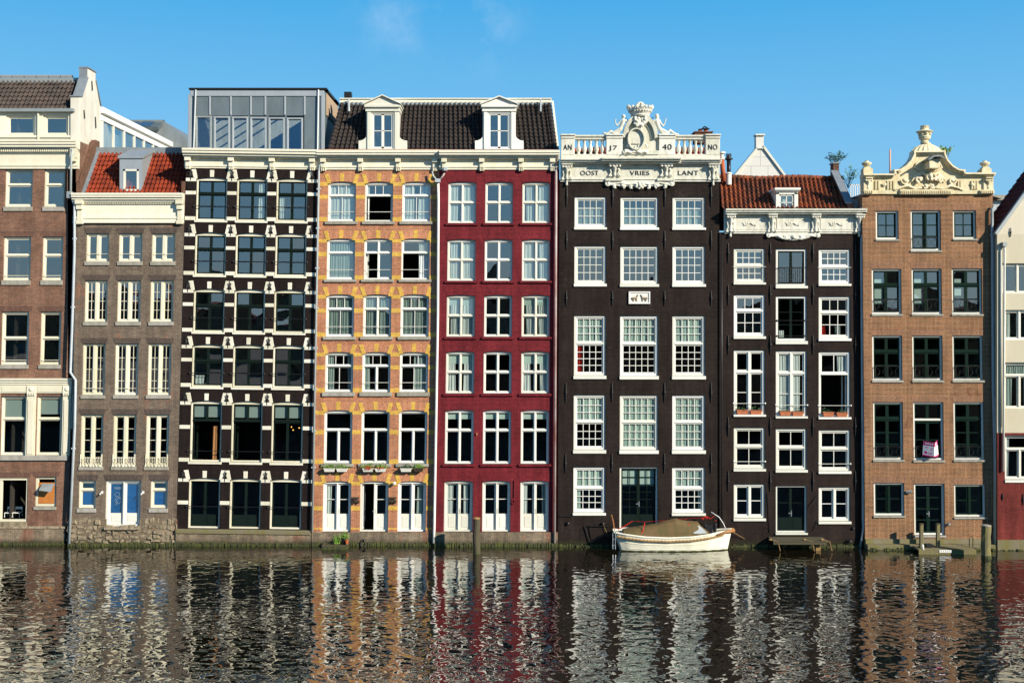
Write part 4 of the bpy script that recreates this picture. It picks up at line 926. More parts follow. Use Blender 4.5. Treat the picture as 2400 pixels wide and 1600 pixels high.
mb = MB(); mb.tube([P(1267, 234, 1.15), P(1267, 262, .85)], .05, 8); mb.build('vent_pipe', 'pipe', E.e)

# ------------------------------------------------------------------ house F: dark house with the crowned attic
F = House('dark_crowned_gable_house', 'dark brown house topped by a white balustrade with crown, figures and the date 1740', 1311.5, 1686, 422, 1290, -.58, 430, .005, 0, wall=M['blackF'])
colF = ((1347, 1421, 4), (1454.5, 1543, 5), (1576.5, 1652.5, 4))
rwF = ((461, 533, 538.5, [(1, 1, 0, 3)]), (576, 665, 671.5, [(1, 1, 0, 4)]), (739, 880, 888, [(.46, 1, 0, 3), (.54, 1, 0, 4)]), (925, 1054, 1062, [(.49, 1, 0, 3), (.51, 1, 0, 3)]), (1094, 1201, 1207, [(.46, 1, 0, 2), (.54, 1, 0, 3)]))
gr = 'curtain'
curF = {0: [(0, 1, .3, 1, 'curtainG')], 2: [(0, 1, 0, .46, 'blind')], 3: [(0, 1, 0, .49, 'blind')], 4: [(0, 1, 0, .46, 'blind')]}
for r, (ya, yb, ys, secs) in enumerate(rwF):
    for ci, (c0, c1, nc) in enumerate(colF):
        if r == 4 and ci == 1: continue
        cu = list(curF.get(r, []))
        if r == 2 and ci == 0: cu.append((0, .22, .46, 1, 'redcloth'))
        if r == 3 and ci > 0: cu = [(0, 1, 0, 1, 'blind')]
        if r == 4 and ci == 0: cu.append((0, .2, .46, 1, 'blind'))
        if r == 4 and ci == 2: cu.append((.85, 1, .46, 1, 'blind'))
        dy = .8 if ci else 0
        w_ = F.window(c0, ya + dy, c1, yb + dy, [(a_, b_, nc, d_) for a_, b_, _, d_ in secs], 'white2', c=5.5, st=3, mu=1.5, tr=4.5, cur=cu, gl='glass' if r < 2 else 'glassD', dep=.035,
                      sill={'y': ys + dy, 'o': .09, 'm': 'white2', 'e': 1.5})
        ay = ya - 13
        mb = MB(); F.fp(mb, [(c0, ya + dy), (c1, ya + dy), (c1 + 5, ay), (c0 - 5, ay)], -.006, .05); mb.build('brick_arch', 'blackF', F.e)
w_ = F.window(1454.5, 1094, 1543, 1241, [(1, 2, 2, 6, .22)], 'white2', 'green', c=4, st=3.5, mu=1.4, cur=[(.03, .97, .03, .30, 'blind', 1)], gl='glassD', dep=.06, name='door', handle=True, sill={'y': 1246, 'o': .1, 'm': 'white2', 'e': 2})
F.anchors([(x, a_, b_) for x in (1329, 1436.5, 1558.5, 1667) for a_, b_ in ((436, 484), (541, 586), (682, 716), (896, 942), (1062, 1108))], .034)
# carved tablet with two animals in relief
mb = MB(); F.fb(mb, 1474, 683, 1524, 712, -.05, .05); F.fb(mb, 1474, 683, 1524, 686, -.09, -.05); F.fb(mb, 1474, 709, 1524, 712, -.09, -.05); F.fb(mb, 1474, 686, 1477, 709, -.09, -.05); F.fb(mb, 1521, 686, 1524, 709, -.09, -.05)
tb = mb.build('carved_tablet', 'white2', F.e)
mb = MB()
def chain(m, h, pts, rs, d=-.06, step=.5):
    for i in range(len(pts) - 1):
        (xa, ya2), (xb, yb2) = pts[i][:2], pts[i + 1][:2]
        da = pts[i][2] if len(pts[i]) > 2 else d; db = pts[i + 1][2] if len(pts[i + 1]) > 2 else d
        L = math.hypot(xb - xa, yb2 - ya2); r_ = max(.4, min(rs[i], rs[i + 1])); n = max(1, int(L / (r_ * step)))
        for k in range(n + 1):
            t = k / n; m.ball(h.p(xa + (xb - xa) * t, ya2 + (yb2 - ya2) * t, da + (db - da) * t), (rs[i] + (rs[i + 1] - rs[i]) * t) / S)
def spiral(m, h, cx_, cy_, R0, turns, d, r, dirn=1, a0=0, n=26, R1=.15):
    pts = [(cx_ + dirn * (R0 * (1 - (1 - R1) * i / n)) * math.cos(a0 + turns * 6.283 * i / n), cy_ + (R0 * (1 - (1 - R1) * i / n)) * math.sin(a0 + turns * 6.283 * i / n)) for i in range(n + 1)]
    chain(m, h, pts, [r * (1 - .5 * i / n) for i in range(n + 1)], d, .9); m.ball(h.p(cx_, cy_, d), r * 1.5 / S)
for x0, sg in ((1488, 1), (1510, -1)):
    chain(mb, F, [(x0 - 5 * sg, 699), (x0 + 4 * sg, 698)], [3.2, 2.6]); chain(mb, F, [(x0 + 4 * sg, 697), (x0 + 7 * sg, 692)], [1.8, 2.0])
    for q in (-5, -2.5, 2.5, 5): chain(mb, F, [(x0 + q * sg, 700), (x0 + (q + .6) * sg, 706.5)], [1.2, .8])
mb.build('animal_relief', 'stone', tb, remesh=.02)
F.floors = [1080, 905, 725, 560]
F.finish(ytop=422)
at = MB()     # frieze and cornice
F.fb(at, 1314, 384, 1686, 426, -.06, .3)
at.build('frieze', 'ornament', F.e)
F.cornice(1312.5, 1688, [(374, 378, .50), (378, 382, .40), (382, 386, .28), (419.5, 422, .14), (422, 426.5, .09)], 'ornament', bevel=.01)
mb = MB()
for (a_, b_, d_) in ((374, 378, .68), (378, 382, .58), (382, 386, .42)): F.fb(mb, 1407, a_ - 1, 1593, b_ - 1, -d_, .05)
F.fb(mb, 1418, 419, 1459, 425, -.2, .05); F.fb(mb, 1539, 419, 1580, 425, -.2, .05)
mb.build('cornice_centre', 'ornament', F.e, bevel=.01)
F.rects('attic_base', 'ornament', [(1314, 363, 1686, 374.5)], -.22, .25, bevel=.015)
ped = [(1314.5, 1346), (1420, 1458), (1543, 1581), (1652, 1685.5)]
for i, (a_, b_) in enumerate(ped):
    mb = MB(); F.fb(mb, a_, 326, b_, 364, -.24, .22); F.fb(mb, a_ - 1.5, 316.5, b_ + 1.5, 320, -.36, .3); F.fb(mb, a_ - .5, 320, b_ + .5, 326, -.29, .25)
    mb.build('pedestal', 'ornament', F.e, bevel=.01)
for (a_, b_) in ((1346, 1420), (1581, 1652)):
    mb = MB(); F.fb(mb, a_, 318, b_, 322, -.25, .2); F.fb(mb, a_, 322, b_, 328, -.18, .14); mb.build('balustrade_rail', 'ornament', F.e)
    for k in range(5):
        x = a_ + 9.5 + (b_ - a_ - 18) * k / 4; c = F.p(x, 340, -.02); z = lambda y: F.p(x, y).z
        mb = MB(); mb.lathe((c.x, c.y), [(.10, z(363.5)), (.10, z(361)), (.06, z(359)), (.10, z(355)), (.125, z(350)), (.10, z(345)), (.055, z(339)), (.05, z(336)), (.085, z(333)), (.085, z(331)), (.11, z(330)), (.11, z(328))], 12)
        mb.build('baluster', 'ornament', F.e, smooth=True)
# orange roof behind the balustrade
mb = MB(); a_, b_ = P(1318, 0, 2.2), P(1683, 0, 2.2); zz0 = P(0, 374, 1.2).z; zz1 = P(0, 347, 2.6).z
ts(mb, lambda u, v: Vector((a_.x + (b_.x - a_.x) * u, 1.2 + 1.4 * v, zz0 + (zz1 - zz0) * v)), 30, 5, .05, .06); mb.build('roof', 'tileF', F.e)
# central cartouche
mb = MB()
def ell(cx_, cy_, rx, ry, a0, a1, n): return [(cx_ + rx * math.cos(a0 + (a1 - a0) * i / n), cy_ - ry * math.sin(a0 + (a1 - a0) * i / n)) for i in range(n + 1)]
F.fp(mb, [(1458, 364), (1458, 326)] + ell(1499.5, 324, 40, 54, math.pi, 0, 20) + [(1543, 326), (1543, 364)], -.10, .25)
ob = ell(1499.5, 324, 41, 55, math.pi, 0, 24); ib = ell(1499.5, 326, 33, 47, math.pi, 0, 24)
for i in range(24): F.fp(mb, [ob[i], ob[i + 1], ib[i + 1], ib[i]], -.30, .2)
for i in range(24):
    a_, b_ = ell(1499.5, 327, 27, 40, math.pi, 0, 24)[i:i + 2]; c_, d_ = ell(1499.5, 328, 25, 38, math.pi, 0, 24)[i:i + 2]; F.fp(mb, [a_, b_, d_, c_], -.16, .2)
F.fb(mb, 1458, 355, 1543, 364, -.3, .1)
mb.build('cartouche', 'ornament', F.e, bevel=.008)
mb = MB()
oo, oi = ell(1489, 328.5, 20.5, 26, 0, 6.2832, 32), ell(1489, 328.5, 17, 22.5, 0, 6.2832, 32)
for i in range(32): F.fp(mb, [oo[i], oo[i + 1], oi[i + 1], oi[i]], -.44, -.1)
F.fp(mb, oi[:-1], -.30, -.1); mb.build('medallion', 'ornament', F.e, bevel=.01)
mb = MB()
for x in range(9): mb.ball(F.p(1481 + x * 1.9, 339 - 1.3 * (x % 2), -.33), .045)
F.fb(mb, 1481, 340, 1496, 341, -.34, -.3); F.fb(mb, 1493, 341, 1493.8, 347, -.34, -.3); mb.ball(F.p(1486.5, 346.5, -.32), .045); mb.build('medallion_relief', 'ornament', F.e)
mb = MB()
for sx in (-1, 1):
    spiral(mb, F, 1499.5 + sx * 5.5 - 2, 297, 5, 1.3, -.36, 1.7, sx, 3.5); spiral(mb, F, 1492 + sx * 21, 343, 4.5, 1.2, -.34, 1.5, -sx, 1)
    chain(mb, F, [(1488 + sx * 4, 357.5), (1488 + sx * 12, 360.5), (1488 + sx * 20, 357.5), (1488 + sx * 27, 361)], [1.8, 2.1, 1.6, 1.8], -.38)
    chain(mb, F, [(1499.5 + sx * 8, 280), (1499.5 + sx * 14, 287), (1499.5 + sx * 12, 293)], [2.4, 3.0, 1.4], -.32)
for k in range(26): mb.ball(F.p(1500 + random.uniform(-15, 11), 276 + random.uniform(0, 18), -random.uniform(.22, .4)), random.uniform(.05, .10))
F.fb(mb, 1462, 352, 1518, 360, -.33, -.2)
F.fb(mb, 1497, 296, 1502, 356, -.24, -.1); mb.build('cartouche_scrolls', 'ornament', F.e, remesh=.025)
# crown
mb = MB(); c = F.p(1500, 270, .0); zc = lambda y: F.p(1500, y).z; n = 28
prof = [(20.5, 275), (22.5, 272), (21.5, 270), (24.5, 265.5), (27.5, 260), (28.5, 258), (26.5, 257.5), (24, 260)]
mb.lathe((c.x, c.y), [(r_ / S, zc(y)) for r_, y in prof], n); mb.build('crown', 'ornament', F.e)
mb = MB()
for k in range(16):
    a = 6.283 * k / 16; R_ = 27.5 / S; big = k % 4 == 0
    if math.sin(a) > .7: continue
    x, y = c.x + R_ * math.cos(a), c.y + R_ * math.sin(a)
    h_ = (255, 249) if big else (255.5, 252)
    for q in ((0, h_[0], .07), (0, h_[1], .085 if big else .06), (-.06, (h_[0] + h_[1]) / 2, .05), (.06, (h_[0] + h_[1]) / 2, .05)): mb.ball((x + q[0], y, zc(q[1])), q[2])
for dx, dy, r_ in ((0, 246, .09), (-7, 248, .1), (7, 249, .1), (-4, 244.5, .09), (4, 244.5, .09), (0, 242.5, .08), (-7.5, 252, .07), (8, 253, .07), (0, 251, .1), (-12, 253, .06), (13, 252, .06)):
    mb.ball((c.x + dx / S, c.y - .12, zc(dy)), r_)
for k in range(14):
    a = math.pi + math.pi * k / 13; mb.ball((c.x + 26 / S * math.cos(a), c.y + 26 / S * math.sin(a), zc(263)), .05)
mb.build('crown_fleurons', 'ornament', F.e, remesh=.025)
# the two reclining figures
def figure(pts_list, nm):
    m = MB()
    for pts, rs in pts_list: chain(m, F, pts, rs, -.15, .35)
    return m.build(nm, 'ornament', F.e, remesh=.022)
figure([([(1461, 274), (1460.8, 275.5)], [4.3, 3.6]), ([(1460.5, 277), (1460, 281)], [2.0, 2.2]), ([(1455, 285), (1460, 284.5), (1466, 284)], [3.0, 4.2, 3.0]), ([(1460, 285), (1458, 292), (1455, 299), (1453, 305)], [5.2, 5, 4.6, 5.4]),
        ([(1453, 304), (1444, 309), (1436, 313)], [5.2, 4.2, 3.6]), ([(1453, 305), (1447, 313), (1440, 315)], [4.6, 3.6, 3]), ([(1436, 312), (1430, 309), (1425, 313), (1419, 315), (1414, 313)], [3.2, 3.2, 2.8, 2.2, 2.4]),
        ([(1454, 285), (1449, 291), (1444.5, 296)], [2.4, 2.0, 1.7]), ([(1444.5, 296), (1441.5, 290), (1441, 284), (1442, 281.5)], [1.8, 1.5, 1.3, 1.5]), ([(1466, 285), (1471, 290), (1470, 297)], [2.4, 2.1, 1.8]), ([(1459, 271), (1457, 276), (1457.5, 281)], [2.2, 1.8, 1.2])], 'carved_figure')
figure([([(1538, 272.5), (1537.5, 275)], [4.4, 3.6]), ([(1538, 277), (1538.5, 281)], [2.0, 2.2]), ([(1532, 285), (1538, 284.5), (1545, 285)], [3.0, 4.2, 3.2]), ([(1538, 286), (1540, 293), (1543, 300), (1546, 306)], [5.4, 5, 4.6, 5.4]),
        ([(1546, 305), (1556, 309), (1564, 313)], [5.2, 4.4, 3.6]), ([(1546, 307), (1552, 313), (1560, 315)], [4.6, 3.6, 3]), ([(1564, 313), (1569, 307), (1575, 311), (1582, 315), (1588, 316)], [3.2, 3.2, 2.8, 2.2, 2.0]),
        ([(1545, 286), (1549, 292), (1553, 297)], [2.4, 2.0, 1.8]), ([(1553, 297), (1556.5, 291), (1559, 284), (1559.5, 280)], [1.8, 1.6, 1.4, 1.7]), ([(1532, 286), (1528, 291), (1530, 297)], [2.4, 2.1, 1.8]), ([(1540, 270), (1542.5, 276), (1542, 282)], [2.2, 1.8, 1.2])], 'carved_figure')
mb = MB(); mb.tube([F.p(1466, 277, .1), F.p(1475, 284.5, .1)], .022, 5); mb.tube([F.p(1532, 274, .1), F.p(1523, 280.5, .1)], .022, 5); mb.build('iron_stay', 'iron', F.e)
# brackets, apron, lettering
def acanthus(h, x, ya, yb, w, mat, tassel=None, d=.3):
    m = MB()
    h.fb(m, x - w, ya, x + w, ya + 3, -d - .12, .02)
    for k in range(4): m.ball(h.p(x - w * .75 + k * w * .5, ya + 6.5, -d), 3.2 / S)
    chain(m, h, [(x, ya + 9, -d * .8), (x, ya + (yb - ya) * .6, -d * .5), (x, yb - 5, -d * .5)], [4.6, 3.4, 4], -d * .6)
    for sx in (-1, 1):
        chain(m, h, [(x + sx * 2, ya + 10), (x + sx * w * .7, ya + (yb - ya) * .45), (x + sx * w * .55, ya + (yb - ya) * .7), (x + sx * w * .9, yb - 3)], [2.4, 2.4, 1.6, 2.2], -d * .5)
        spiral(m, h, x + sx * w * .6, yb - 4, 3.2, 1, -d * .45, 1.4, sx, 0, 12)
    if tassel: chain(m, h, [(x, yb), (x, tassel)], [1.6, 3.2], -d * .4)
    m.build('carved_bracket', mat, h.e, remesh=.024)
acanthus(F, 1328, 386, 424, 13, 'ornament', 433); acanthus(F, 1440, 384, 416, 15, 'ornament'); acanthus(F, 1560.5, 384, 416, 15, 'ornament'); acanthus(F, 1670.5, 386, 424, 13, 'ornament', 433)
mb = MB()
F.fp(mb, [(1418, 425), (1580, 425), (1578, 433), (1560, 434), (1540, 439), (1520, 436), (1499, 442), (1478, 436), (1458, 439), (1438, 434), (1420, 433)], -.10, .03)
for sx in (-1, 1):
    spiral(mb, F, 1499 + sx * 74, 431, 6, 1.2, -.12, 2.2, sx, 0, 18); spiral(mb, F, 1499 + sx * 59, 437, 4.5, 1.2, -.12, 2, -sx, 1, 16); spiral(mb, F, 1499 + sx * 40, 436, 6, 1.3, -.12, 2.2, sx, 2, 18)
    spiral(mb, F, 1499 + sx * 21, 438, 4.5, 1.1, -.12, 2, -sx, 1, 16); chain(mb, F, [(1499 + sx * 68, 434), (1499 + sx * 56, 431), (1499 + sx * 44, 429), (1499 + sx * 28, 433), (1499 + sx * 12, 431)], [2, 1.6, 2, 1.6, 2], -.13)
for k in range(7): mb.ball(F.p(1499 + 9 * math.cos(k * .9), 436 + 6 * math.sin(k * .9), -.15), .075)
mb.ball(F.p(1499, 436, -.18), .1); mb.build('carved_apron', 'ornament', F.e, remesh=.024)
def letters(h, txt, xc, yc, wpx, hpx, d):
    cu = bpy.data.curves.new('lettering', 'FONT'); cu.body = txt; cu.align_x = 'CENTER'; cu.size = 1; cu.extrude = .012; cu.space_character = 1.1
    tmp = bpy.data.objects.new('lettering', cu); COL.objects.link(tmp); bpy.context.view_layer.update()
    me = bpy.data.meshes.new_from_object(tmp.evaluated_get(bpy.context.evaluated_depsgraph_get())); bpy.data.objects.remove(tmp); bpy.data.curves.remove(cu)
    me.name = 'lettering'; me.materials.clear(); me.materials.append(M['black'])
    o = bpy.data.objects.new('lettering', me); COL.objects.link(o); o.parent = h.e
    bpy.context.view_layer.update()
    dm = o.dimensions; org = Vector(ORG[h.e.name]); q = h.p(xc, yc + hpx / 2, d) - org
    o.location = q; o.rotation_euler = (R(90), 0, 0); o.scale = (wpx / S / dm.x, hpx / S / dm.y, 1)
    return o
for txt, xc, yc, w_, hh in (('OOST', 1381, 406, 42, 10.5), ('VRIES', 1499, 406, 45, 10.5), ('LANT', 1612, 406, 47, 10.5)): letters(F, txt, xc, yc, w_, hh, -.075)
for txt, xc, yc, w_, hh in (('AN', 1330, 347, 19, 12), ('J7', 1436.5, 346.5, 20, 13), ('40', 1562, 346, 21, 13), ('NO', 1668.5, 346.5, 21, 12)): letters(F, txt, xc, yc, w_, hh, -.255)
# chimney with pots behind the balustrade
mb = MB(); a_, b_ = P(1629, 0, 3), P(1669, 0, 3); mb.box(a_.x, b_.x, 3, 3.8, P(0, 335, 3).z, P(0, 311, 3).z); mb.box(a_.x - .05, b_.x + .05, 2.95, 3.85, P(0, 311, 3).z, P(0, 308, 3).z); ch = mb.build('chimney', 'chimbrick', F.e)
for x in (1641, 1654):
    mb = MB(); q = P(x, 0, 3.4); mb.lathe((q.x, 3.4), [(.12, P(0, 309, 3).z), (.10, P(0, 301, 3).z), (.13, P(0, 300, 3).z)], 10); mb.build('chimney_pot', 'potred', ch)
mb = MB(); mb.box(P(1643, 0, 3.4).x, P(1662, 0, 3.4).x, 3.2, 3.6, P(0, 300.5, 3).z, P(0, 299, 3).z); mb.tube([P(1647, 300, 3.4), P(1651, 297.5, 3.4), P(1658, 300, 3.4)], .04, 5); mb.build('chimney_cap', 'iron', ch)
F.pipe([(1691, 548), (1691, 1215)], 'black', .05, -.05); F.pipe([(1687.5, 545), (1687.5, 1215)], 'black', .04, -.03)
mb = MB(); mb.tube([F.p(1313, 1209, -.03), F.p(1344, 1209, -.06)], .03, 5); mb.tube([F.p(1372, 1232, -.04), F.p(1386, 1268, -.1)], .03, 5); mb.tube([F.p(1374, 1232, -.04), F.p(1430, 1232, -.1)], .025, 5)
mb.tube([F.p(1386, 1270, -.1), F.p(1436, 1240, -.3)], .025, 5); mb.ball(F.p(1335, 1225, -.08), .09); mb.ball(F.p(1416, 1226, -.08), .09)
mb.build('mooring_iron', 'iron', F.e)
F.algae(1314, 1686, 1276, 1300, .07)
# ------------------------------------------------------------------ house G: dark house, weathered orange tile roof
G_ = House('dark_tiled_roof_house', 'dark brown house with a carved white cornice and weathered orange tiled roof', 1686.5, 2022, 545, 1290, -.66, 800, 0, 0, wall=M['blackG'])
cg = ((1720, 1793), (1818.5, 1891), (1919, 1993))
def gs(y): return {'y': y, 'o': .09, 'm': 'white2', 'e': 1.5}
def gw(ci, ya, yb, ys, secs, **k):
    c0, c1 = cg[ci]; mb = MB(); G_.fp(mb, [(c0, ya), (c1, ya), (c1 + 5, ya - 12), (c0 - 5, ya - 12)], -.006, .05); mb.build('brick_arch', 'blackG', G_.e)
    return G_.window(c0, ya, c1, yb, secs, k.pop('cm', 'white2'), k.pop('sm', None), c=k.pop('c', 5.5), st=k.pop('st', 3), mu=1.6, tr=4.5, dep=.035, sill=gs(ys), **k)
w_ = gw(0, 582, 662, 667, [(.5, 1, 4, 2), (.5, 1, 4, 2)], gl='glass'); G_.railing(w_, 1718, 1795, [625], 'white2', .012, 0, False)
w_ = gw(1, 583, 670, 676, [(1, 2, 1, 1)], sm='green', gl='glass')
m = MB(); m.tube([G_.p(1822, 627, 0), G_.p(1888, 627, 0)], .02, 6); m.tube([G_.p(1824, 662, 0), G_.p(1886, 662, 0)], .02, 6)
for k in range(12): m.tube([G_.p(1826 + k * 5.3, 627, 0), G_.p(1826 + k * 5.3, 662, 0)], .011, 5)
m.build('railing', 'iron', w_)
w_ = gw(2, 584, 665, 670.5, [(.5, 1, 4, 2), (.5, 1, 4, 2)], gl='glass'); G_.railing(w_, 1917, 1995, [627], 'white2', .012, 0, False)
gw(0, 690.5, 788, 794, [(.37, 1, 3, 1), (.63, 1, 3, 2)], gl='glass')
w_ = gw(1, 693.5, 799, 806.5, [(1, 2, 1, 3)], sm='green', gl='glassD', cur=[(.0, .25, .8, 1, 'curtain')]); G_.railing(w_, 1821, 1887, [751, 787], 'iron', .013, 0)
w_ = gw(2, 694.5, 793, 799, [(.37, 1, 3, 1), (.63, 1, 3, 2)], gl='glassD', cur=[(.05, .2, .72, 1, 'redcloth'), (.55, .75, .7, 1, 'curtainG')])
w_ = gw(0, 820, 971, 976, [(.33, 2, 1, 1), (.67, 2, 1, 2)], gl='glassD', mullion=5); G_.railing(w_, 1719, 1793, [945], 'white2', .014, -.01)
w_ = gw(1, 822, 975, 980, [(.33, 2, 1, 1), (.67, 2, 1, 2)], gl='glassD', mullion=5, cur=[(0, .86, 0, 1, 'curtain')]); G_.railing(w_, 1818, 1892, [949], 'white2', .014, -.01)
w_ = gw(2, 824, 977, 982, [(.33, 1, 2, 1), (.67, 2, 1, 2)], gl='glassD', opens=((1, 0), (1, 1)), cur=[(.62, 1, 0, .3, 'curtain')]); G_.railing(w_, 1918, 1994, [950], 'white2', .014, -.01)
for ci, dy in ((0, 0), (1, 2.5), (2, 5.5)):
    w_ = gw(ci, 1001.5 + dy, 1098 + dy, 1104 + dy, [(.46, 1, 2, 1), (.54, 1, 2, 1)], gl='glassD')
    if ci != 1: G_.railing(w_, cg[ci][0], cg[ci][1], [1081 + dy], 'white2', .014, -.01)
gw(0, 1134, 1214, 1220, [(1, 2, 1, 2)], gl='glassD', mullion=4)
gw(2, 1141, 1221, 1227, [(1, 2, 1, 2)], gl='glassD', mullion=4)
gw(1, 1138, 1248, 1252, [(1, 2, 1, 2, .30)], gl='glassD', sm='green', c=3.6, name='door', handle=True)
G_.anchors([(x + dx, a_, b_) for x, dx in ((1707, 0), (1805.5, 0), (1905.5, 0), (2004.5, 0)) for a_, b_ in ((570, 615), (667, 714), (785, 830), (977, 1021), (1103, 1150))], .034)
mb = MB()
for a_, b_ in (((1798, 1155), (1808, 1245)), ((1915, 1160), (1896, 1188)), ((1914, 1220), (1910, 1240)), ((1966, 1281), (1990, 1266))): mb.tube([G_.p(*a_, -.03), G_.p(*b_, -.12)], .02, 5)
mb.ball(G_.p(1999, 1237, -.04), .08); mb.ball(G_.p(1990, 1267, -.14), .11); mb.build('mooring_iron', 'iron', G_.e)
G_.algae(1692, 2022, 1277, 1300, .07)
G_.floors = [1118, 990, 812, 680]
G_.finish()
G_.cornice(1697, 2026, [(491, 495, .50), (495, 499, .44), (499, 503, .34), (503, 541, .06), (541, 544, .13), (544, 548, .09)], 'ornament', bevel=.01)
for x in (1711, 1808, 1909.5, 2012): acanthus(G_, x, 503, 546, 11, 'ornament', 553 if x in (1711, 2012) else None)
for xc in (1757, 1858, 1960):
    mb = MB()
    for sx in (-1, 1):
        spiral(mb, G_, xc + sx * 5, 523, 4, 1.2, -.08, 1.3, sx, 0, 14); spiral(mb, G_, xc + sx * 13, 526, 3, 1.2, -.08, 1.1, -sx, 1, 12); chain(mb, G_, [(xc, 522), (xc + sx * 8, 528), (xc + sx * 18, 522)], [1.4, 1.2, .9], -.08)
    mb.build('frieze_ornament', 'ornament', G_.e, remesh=.02)
    mb = MB()
    for q in ((xc - 38, 509, xc + 38, 511), (xc - 38, 536, xc + 38, 538), (xc - 38, 511, xc - 36.5, 536), (xc + 36.5, 511, xc + 38, 536)): G_.fb(mb, *q, -.085, -.05)
    mb.build('frieze_panel', 'ornament', G_.e)
mb = MB(); G_.fp(mb, [(1795, 547), (1921, 547), (1919, 554), (1900, 556), (1880, 563), (1858, 564), (1836, 563), (1816, 556), (1797, 554)], -.10, .03)
for sx in (-1, 1):
    spiral(mb, G_, 1858 + sx * 57, 552, 5, 1.2, -.12, 2, sx, 0, 16); spiral(mb, G_, 1858 + sx * 18, 556, 5.5, 1.2, -.12, 2, -sx, 1, 16); chain(mb, G_, [(1858 + sx * 50, 554), (1858 + sx * 38, 552), (1858 + sx * 26, 559), (1858 + sx * 6, 560)], [2, 2, 2, 1.8], -.12)
mb.ball(G_.p(1858, 556, -.13), .11); mb.build('carved_apron', 'ornament', G_.e, remesh=.024)
ev, rg = P(1690, 491, -.45), P(1690, 417, 2.4); xr0, xr1 = P(1986, 491, -.45).x, P(1969, 417, 2.4).x; xl0, xl1 = P(1691, 491, -.45).x, P(1686, 417, 2.4).x
mb = MB(); ts(mb, lambda u, v: Vector(((xl0 + (xl1 - xl0) * v) * (1 - u) + (xr0 + (xr1 - xr0) * v) * u, -.45 + 2.85 * v + .05 * math.sin(u * 9), ev.z + (rg.z - ev.z) * v + .035 * math.sin(u * 11 + 1) * v)), 27, 9, .055, .07)
mb.build('roof', 'tileG', G_.e)
mb = MB(); n = 20
for k in range(n):
    a_, b_ = xl1 + (xr1 - xl1) * k / n, xl1 + (xr1 - xl1) * (k + .93) / n; z_ = rg.z + .04 + .035 * math.sin(11 * k / n + 1); mb.tube([(a_, 2.4, z_), (b_, 2.4, z_ - .02)], [.13, .11], 8)
mb.build('ridge_tiles', 'tileG', G_.e)
mb = MB(); mb.add([(xl1, 2.4, rg.z), (xr1, 2.4, rg.z), (xr1, 6, rg.z - 2.6), (xl1, 6, rg.z - 2.6)], [(0, 1, 2, 3)]); mb.build('rear_roof', 'tileG', G_.e)
mb = MB(); mb.prismx([(-.5, ev.z - .3), (-.5, ev.z + .3), (2.1, rg.z + .3), (2.1, rg.z + .75), (2.7, rg.z + .75), (2.7, rg.z + .2), (6, rg.z - 2.4), (6, 14), (-.5, 14)], xr0 + .02, xr0 + .32); pr = mb.build('brick_parapet', 'chimbrick', G_.e)
mb = MB(); mb.prismx([(-.5, ev.z + .3), (2.1, rg.z + .3), (2.1, rg.z + .38), (-.5, ev.z + .38)], xr0 - .12, xr0 + .25); mb.box(xr0 - .03, xr0 + .38, 2.05, 2.75, rg.z + .73, rg.z + .81); mb.build('parapet_coping', 'lead', pr)
mb = MB(); a_ = P(1986, 480, -.3); mb.box(a_.x, P(2021, 0, -.3).x, -.3, 3, P(0, 492, -.3).z, P(0, 470, .5).z); mb.prismx([(-.3, P(0, 489, -.3).z), (1.6, P(0, 462, 1.6).z), (1.6, P(0, 489, 1).z)], a_.x, P(2021, 0, -.3).x); mb.build('side_gutter', 'lead', G_.e)
mb = MB(); a_, b_ = P(1993, 0, 2.6).x, P(2021, 0, 2.6).x; z0_, z1_ = P(0, 466, 2.6).z, P(0, 432, 2.6).z
mb.box(a_, b_, 2.58, 2.62, z1_ - .05, z1_)
for k in range(6): mb.box(a_ + (b_ - a_) * k / 5.2, a_ + (b_ - a_) * k / 5.2 + .04, 2.58, 2.62, z0_, z1_)
mb.build('roof_railing', 'white2', G_.e)
# dormer
X = lambda x: P(x, 0, -.35).x
Zq = lambda y: P(0, y, -.35).z
mb = MB(); mb.box(X(1818), X(1826), -.40, -.2, Zq(491), Zq(452)); mb.box(X(1861), X(1870), -.40, -.2, Zq(491), Zq(452)); mb.box(X(1818), X(1870), -.40, -.2, Zq(456), Zq(445))
mb.prismx([(-.2, Zq(491)), (-.2, Zq(446)), (1.9, Zq(446)), (1.5, Zq(455))], X(1818), X(1820)); mb.prismx([(-.2, Zq(491)), (-.2, Zq(446)), (1.9, Zq(446)), (1.5, Zq(455))], X(1868), X(1870))
dm = mb.build('dormer', 'white', G_.e, bevel=.01)
mb = MB(); mb.box(X(1814), X(1874), -.58, 1.9, Zq(446), Zq(441)); mb.box(X(1816.5), X(1871.5), -.5, 1.85, Zq(449), Zq(446)); mb.build('dormer_roof', 'white', dm)
mb = MB(); 
for q in ((1826, 1830, 456, 491), (1857, 1861, 456, 491), (1842.5, 1844.5, 456, 491), (1826, 1861, 456, 459), (1826, 1861, 474, 475.5)): mb.box(X(q[0]), X(q[1]), -.34, -.26, Zq(q[3]), Zq(q[2]))
mb.build('dormer_window', 'white2', dm)
mb = MB(); mb.add([(X(1826), -.3, Zq(491)), (X(1861), -.3, Zq(491)), (X(1861), -.3, Zq(456)), (X(1826), -.3, Zq(456))], [(0, 1, 2, 3)]); mb.build('dormer_pane', 'glass', dm)
mb = MB(); mb.box(X(1824), X(1863), -.12, -.1, Zq(491), Zq(456)); mb.build('dormer_curtain', 'curtain', dm)
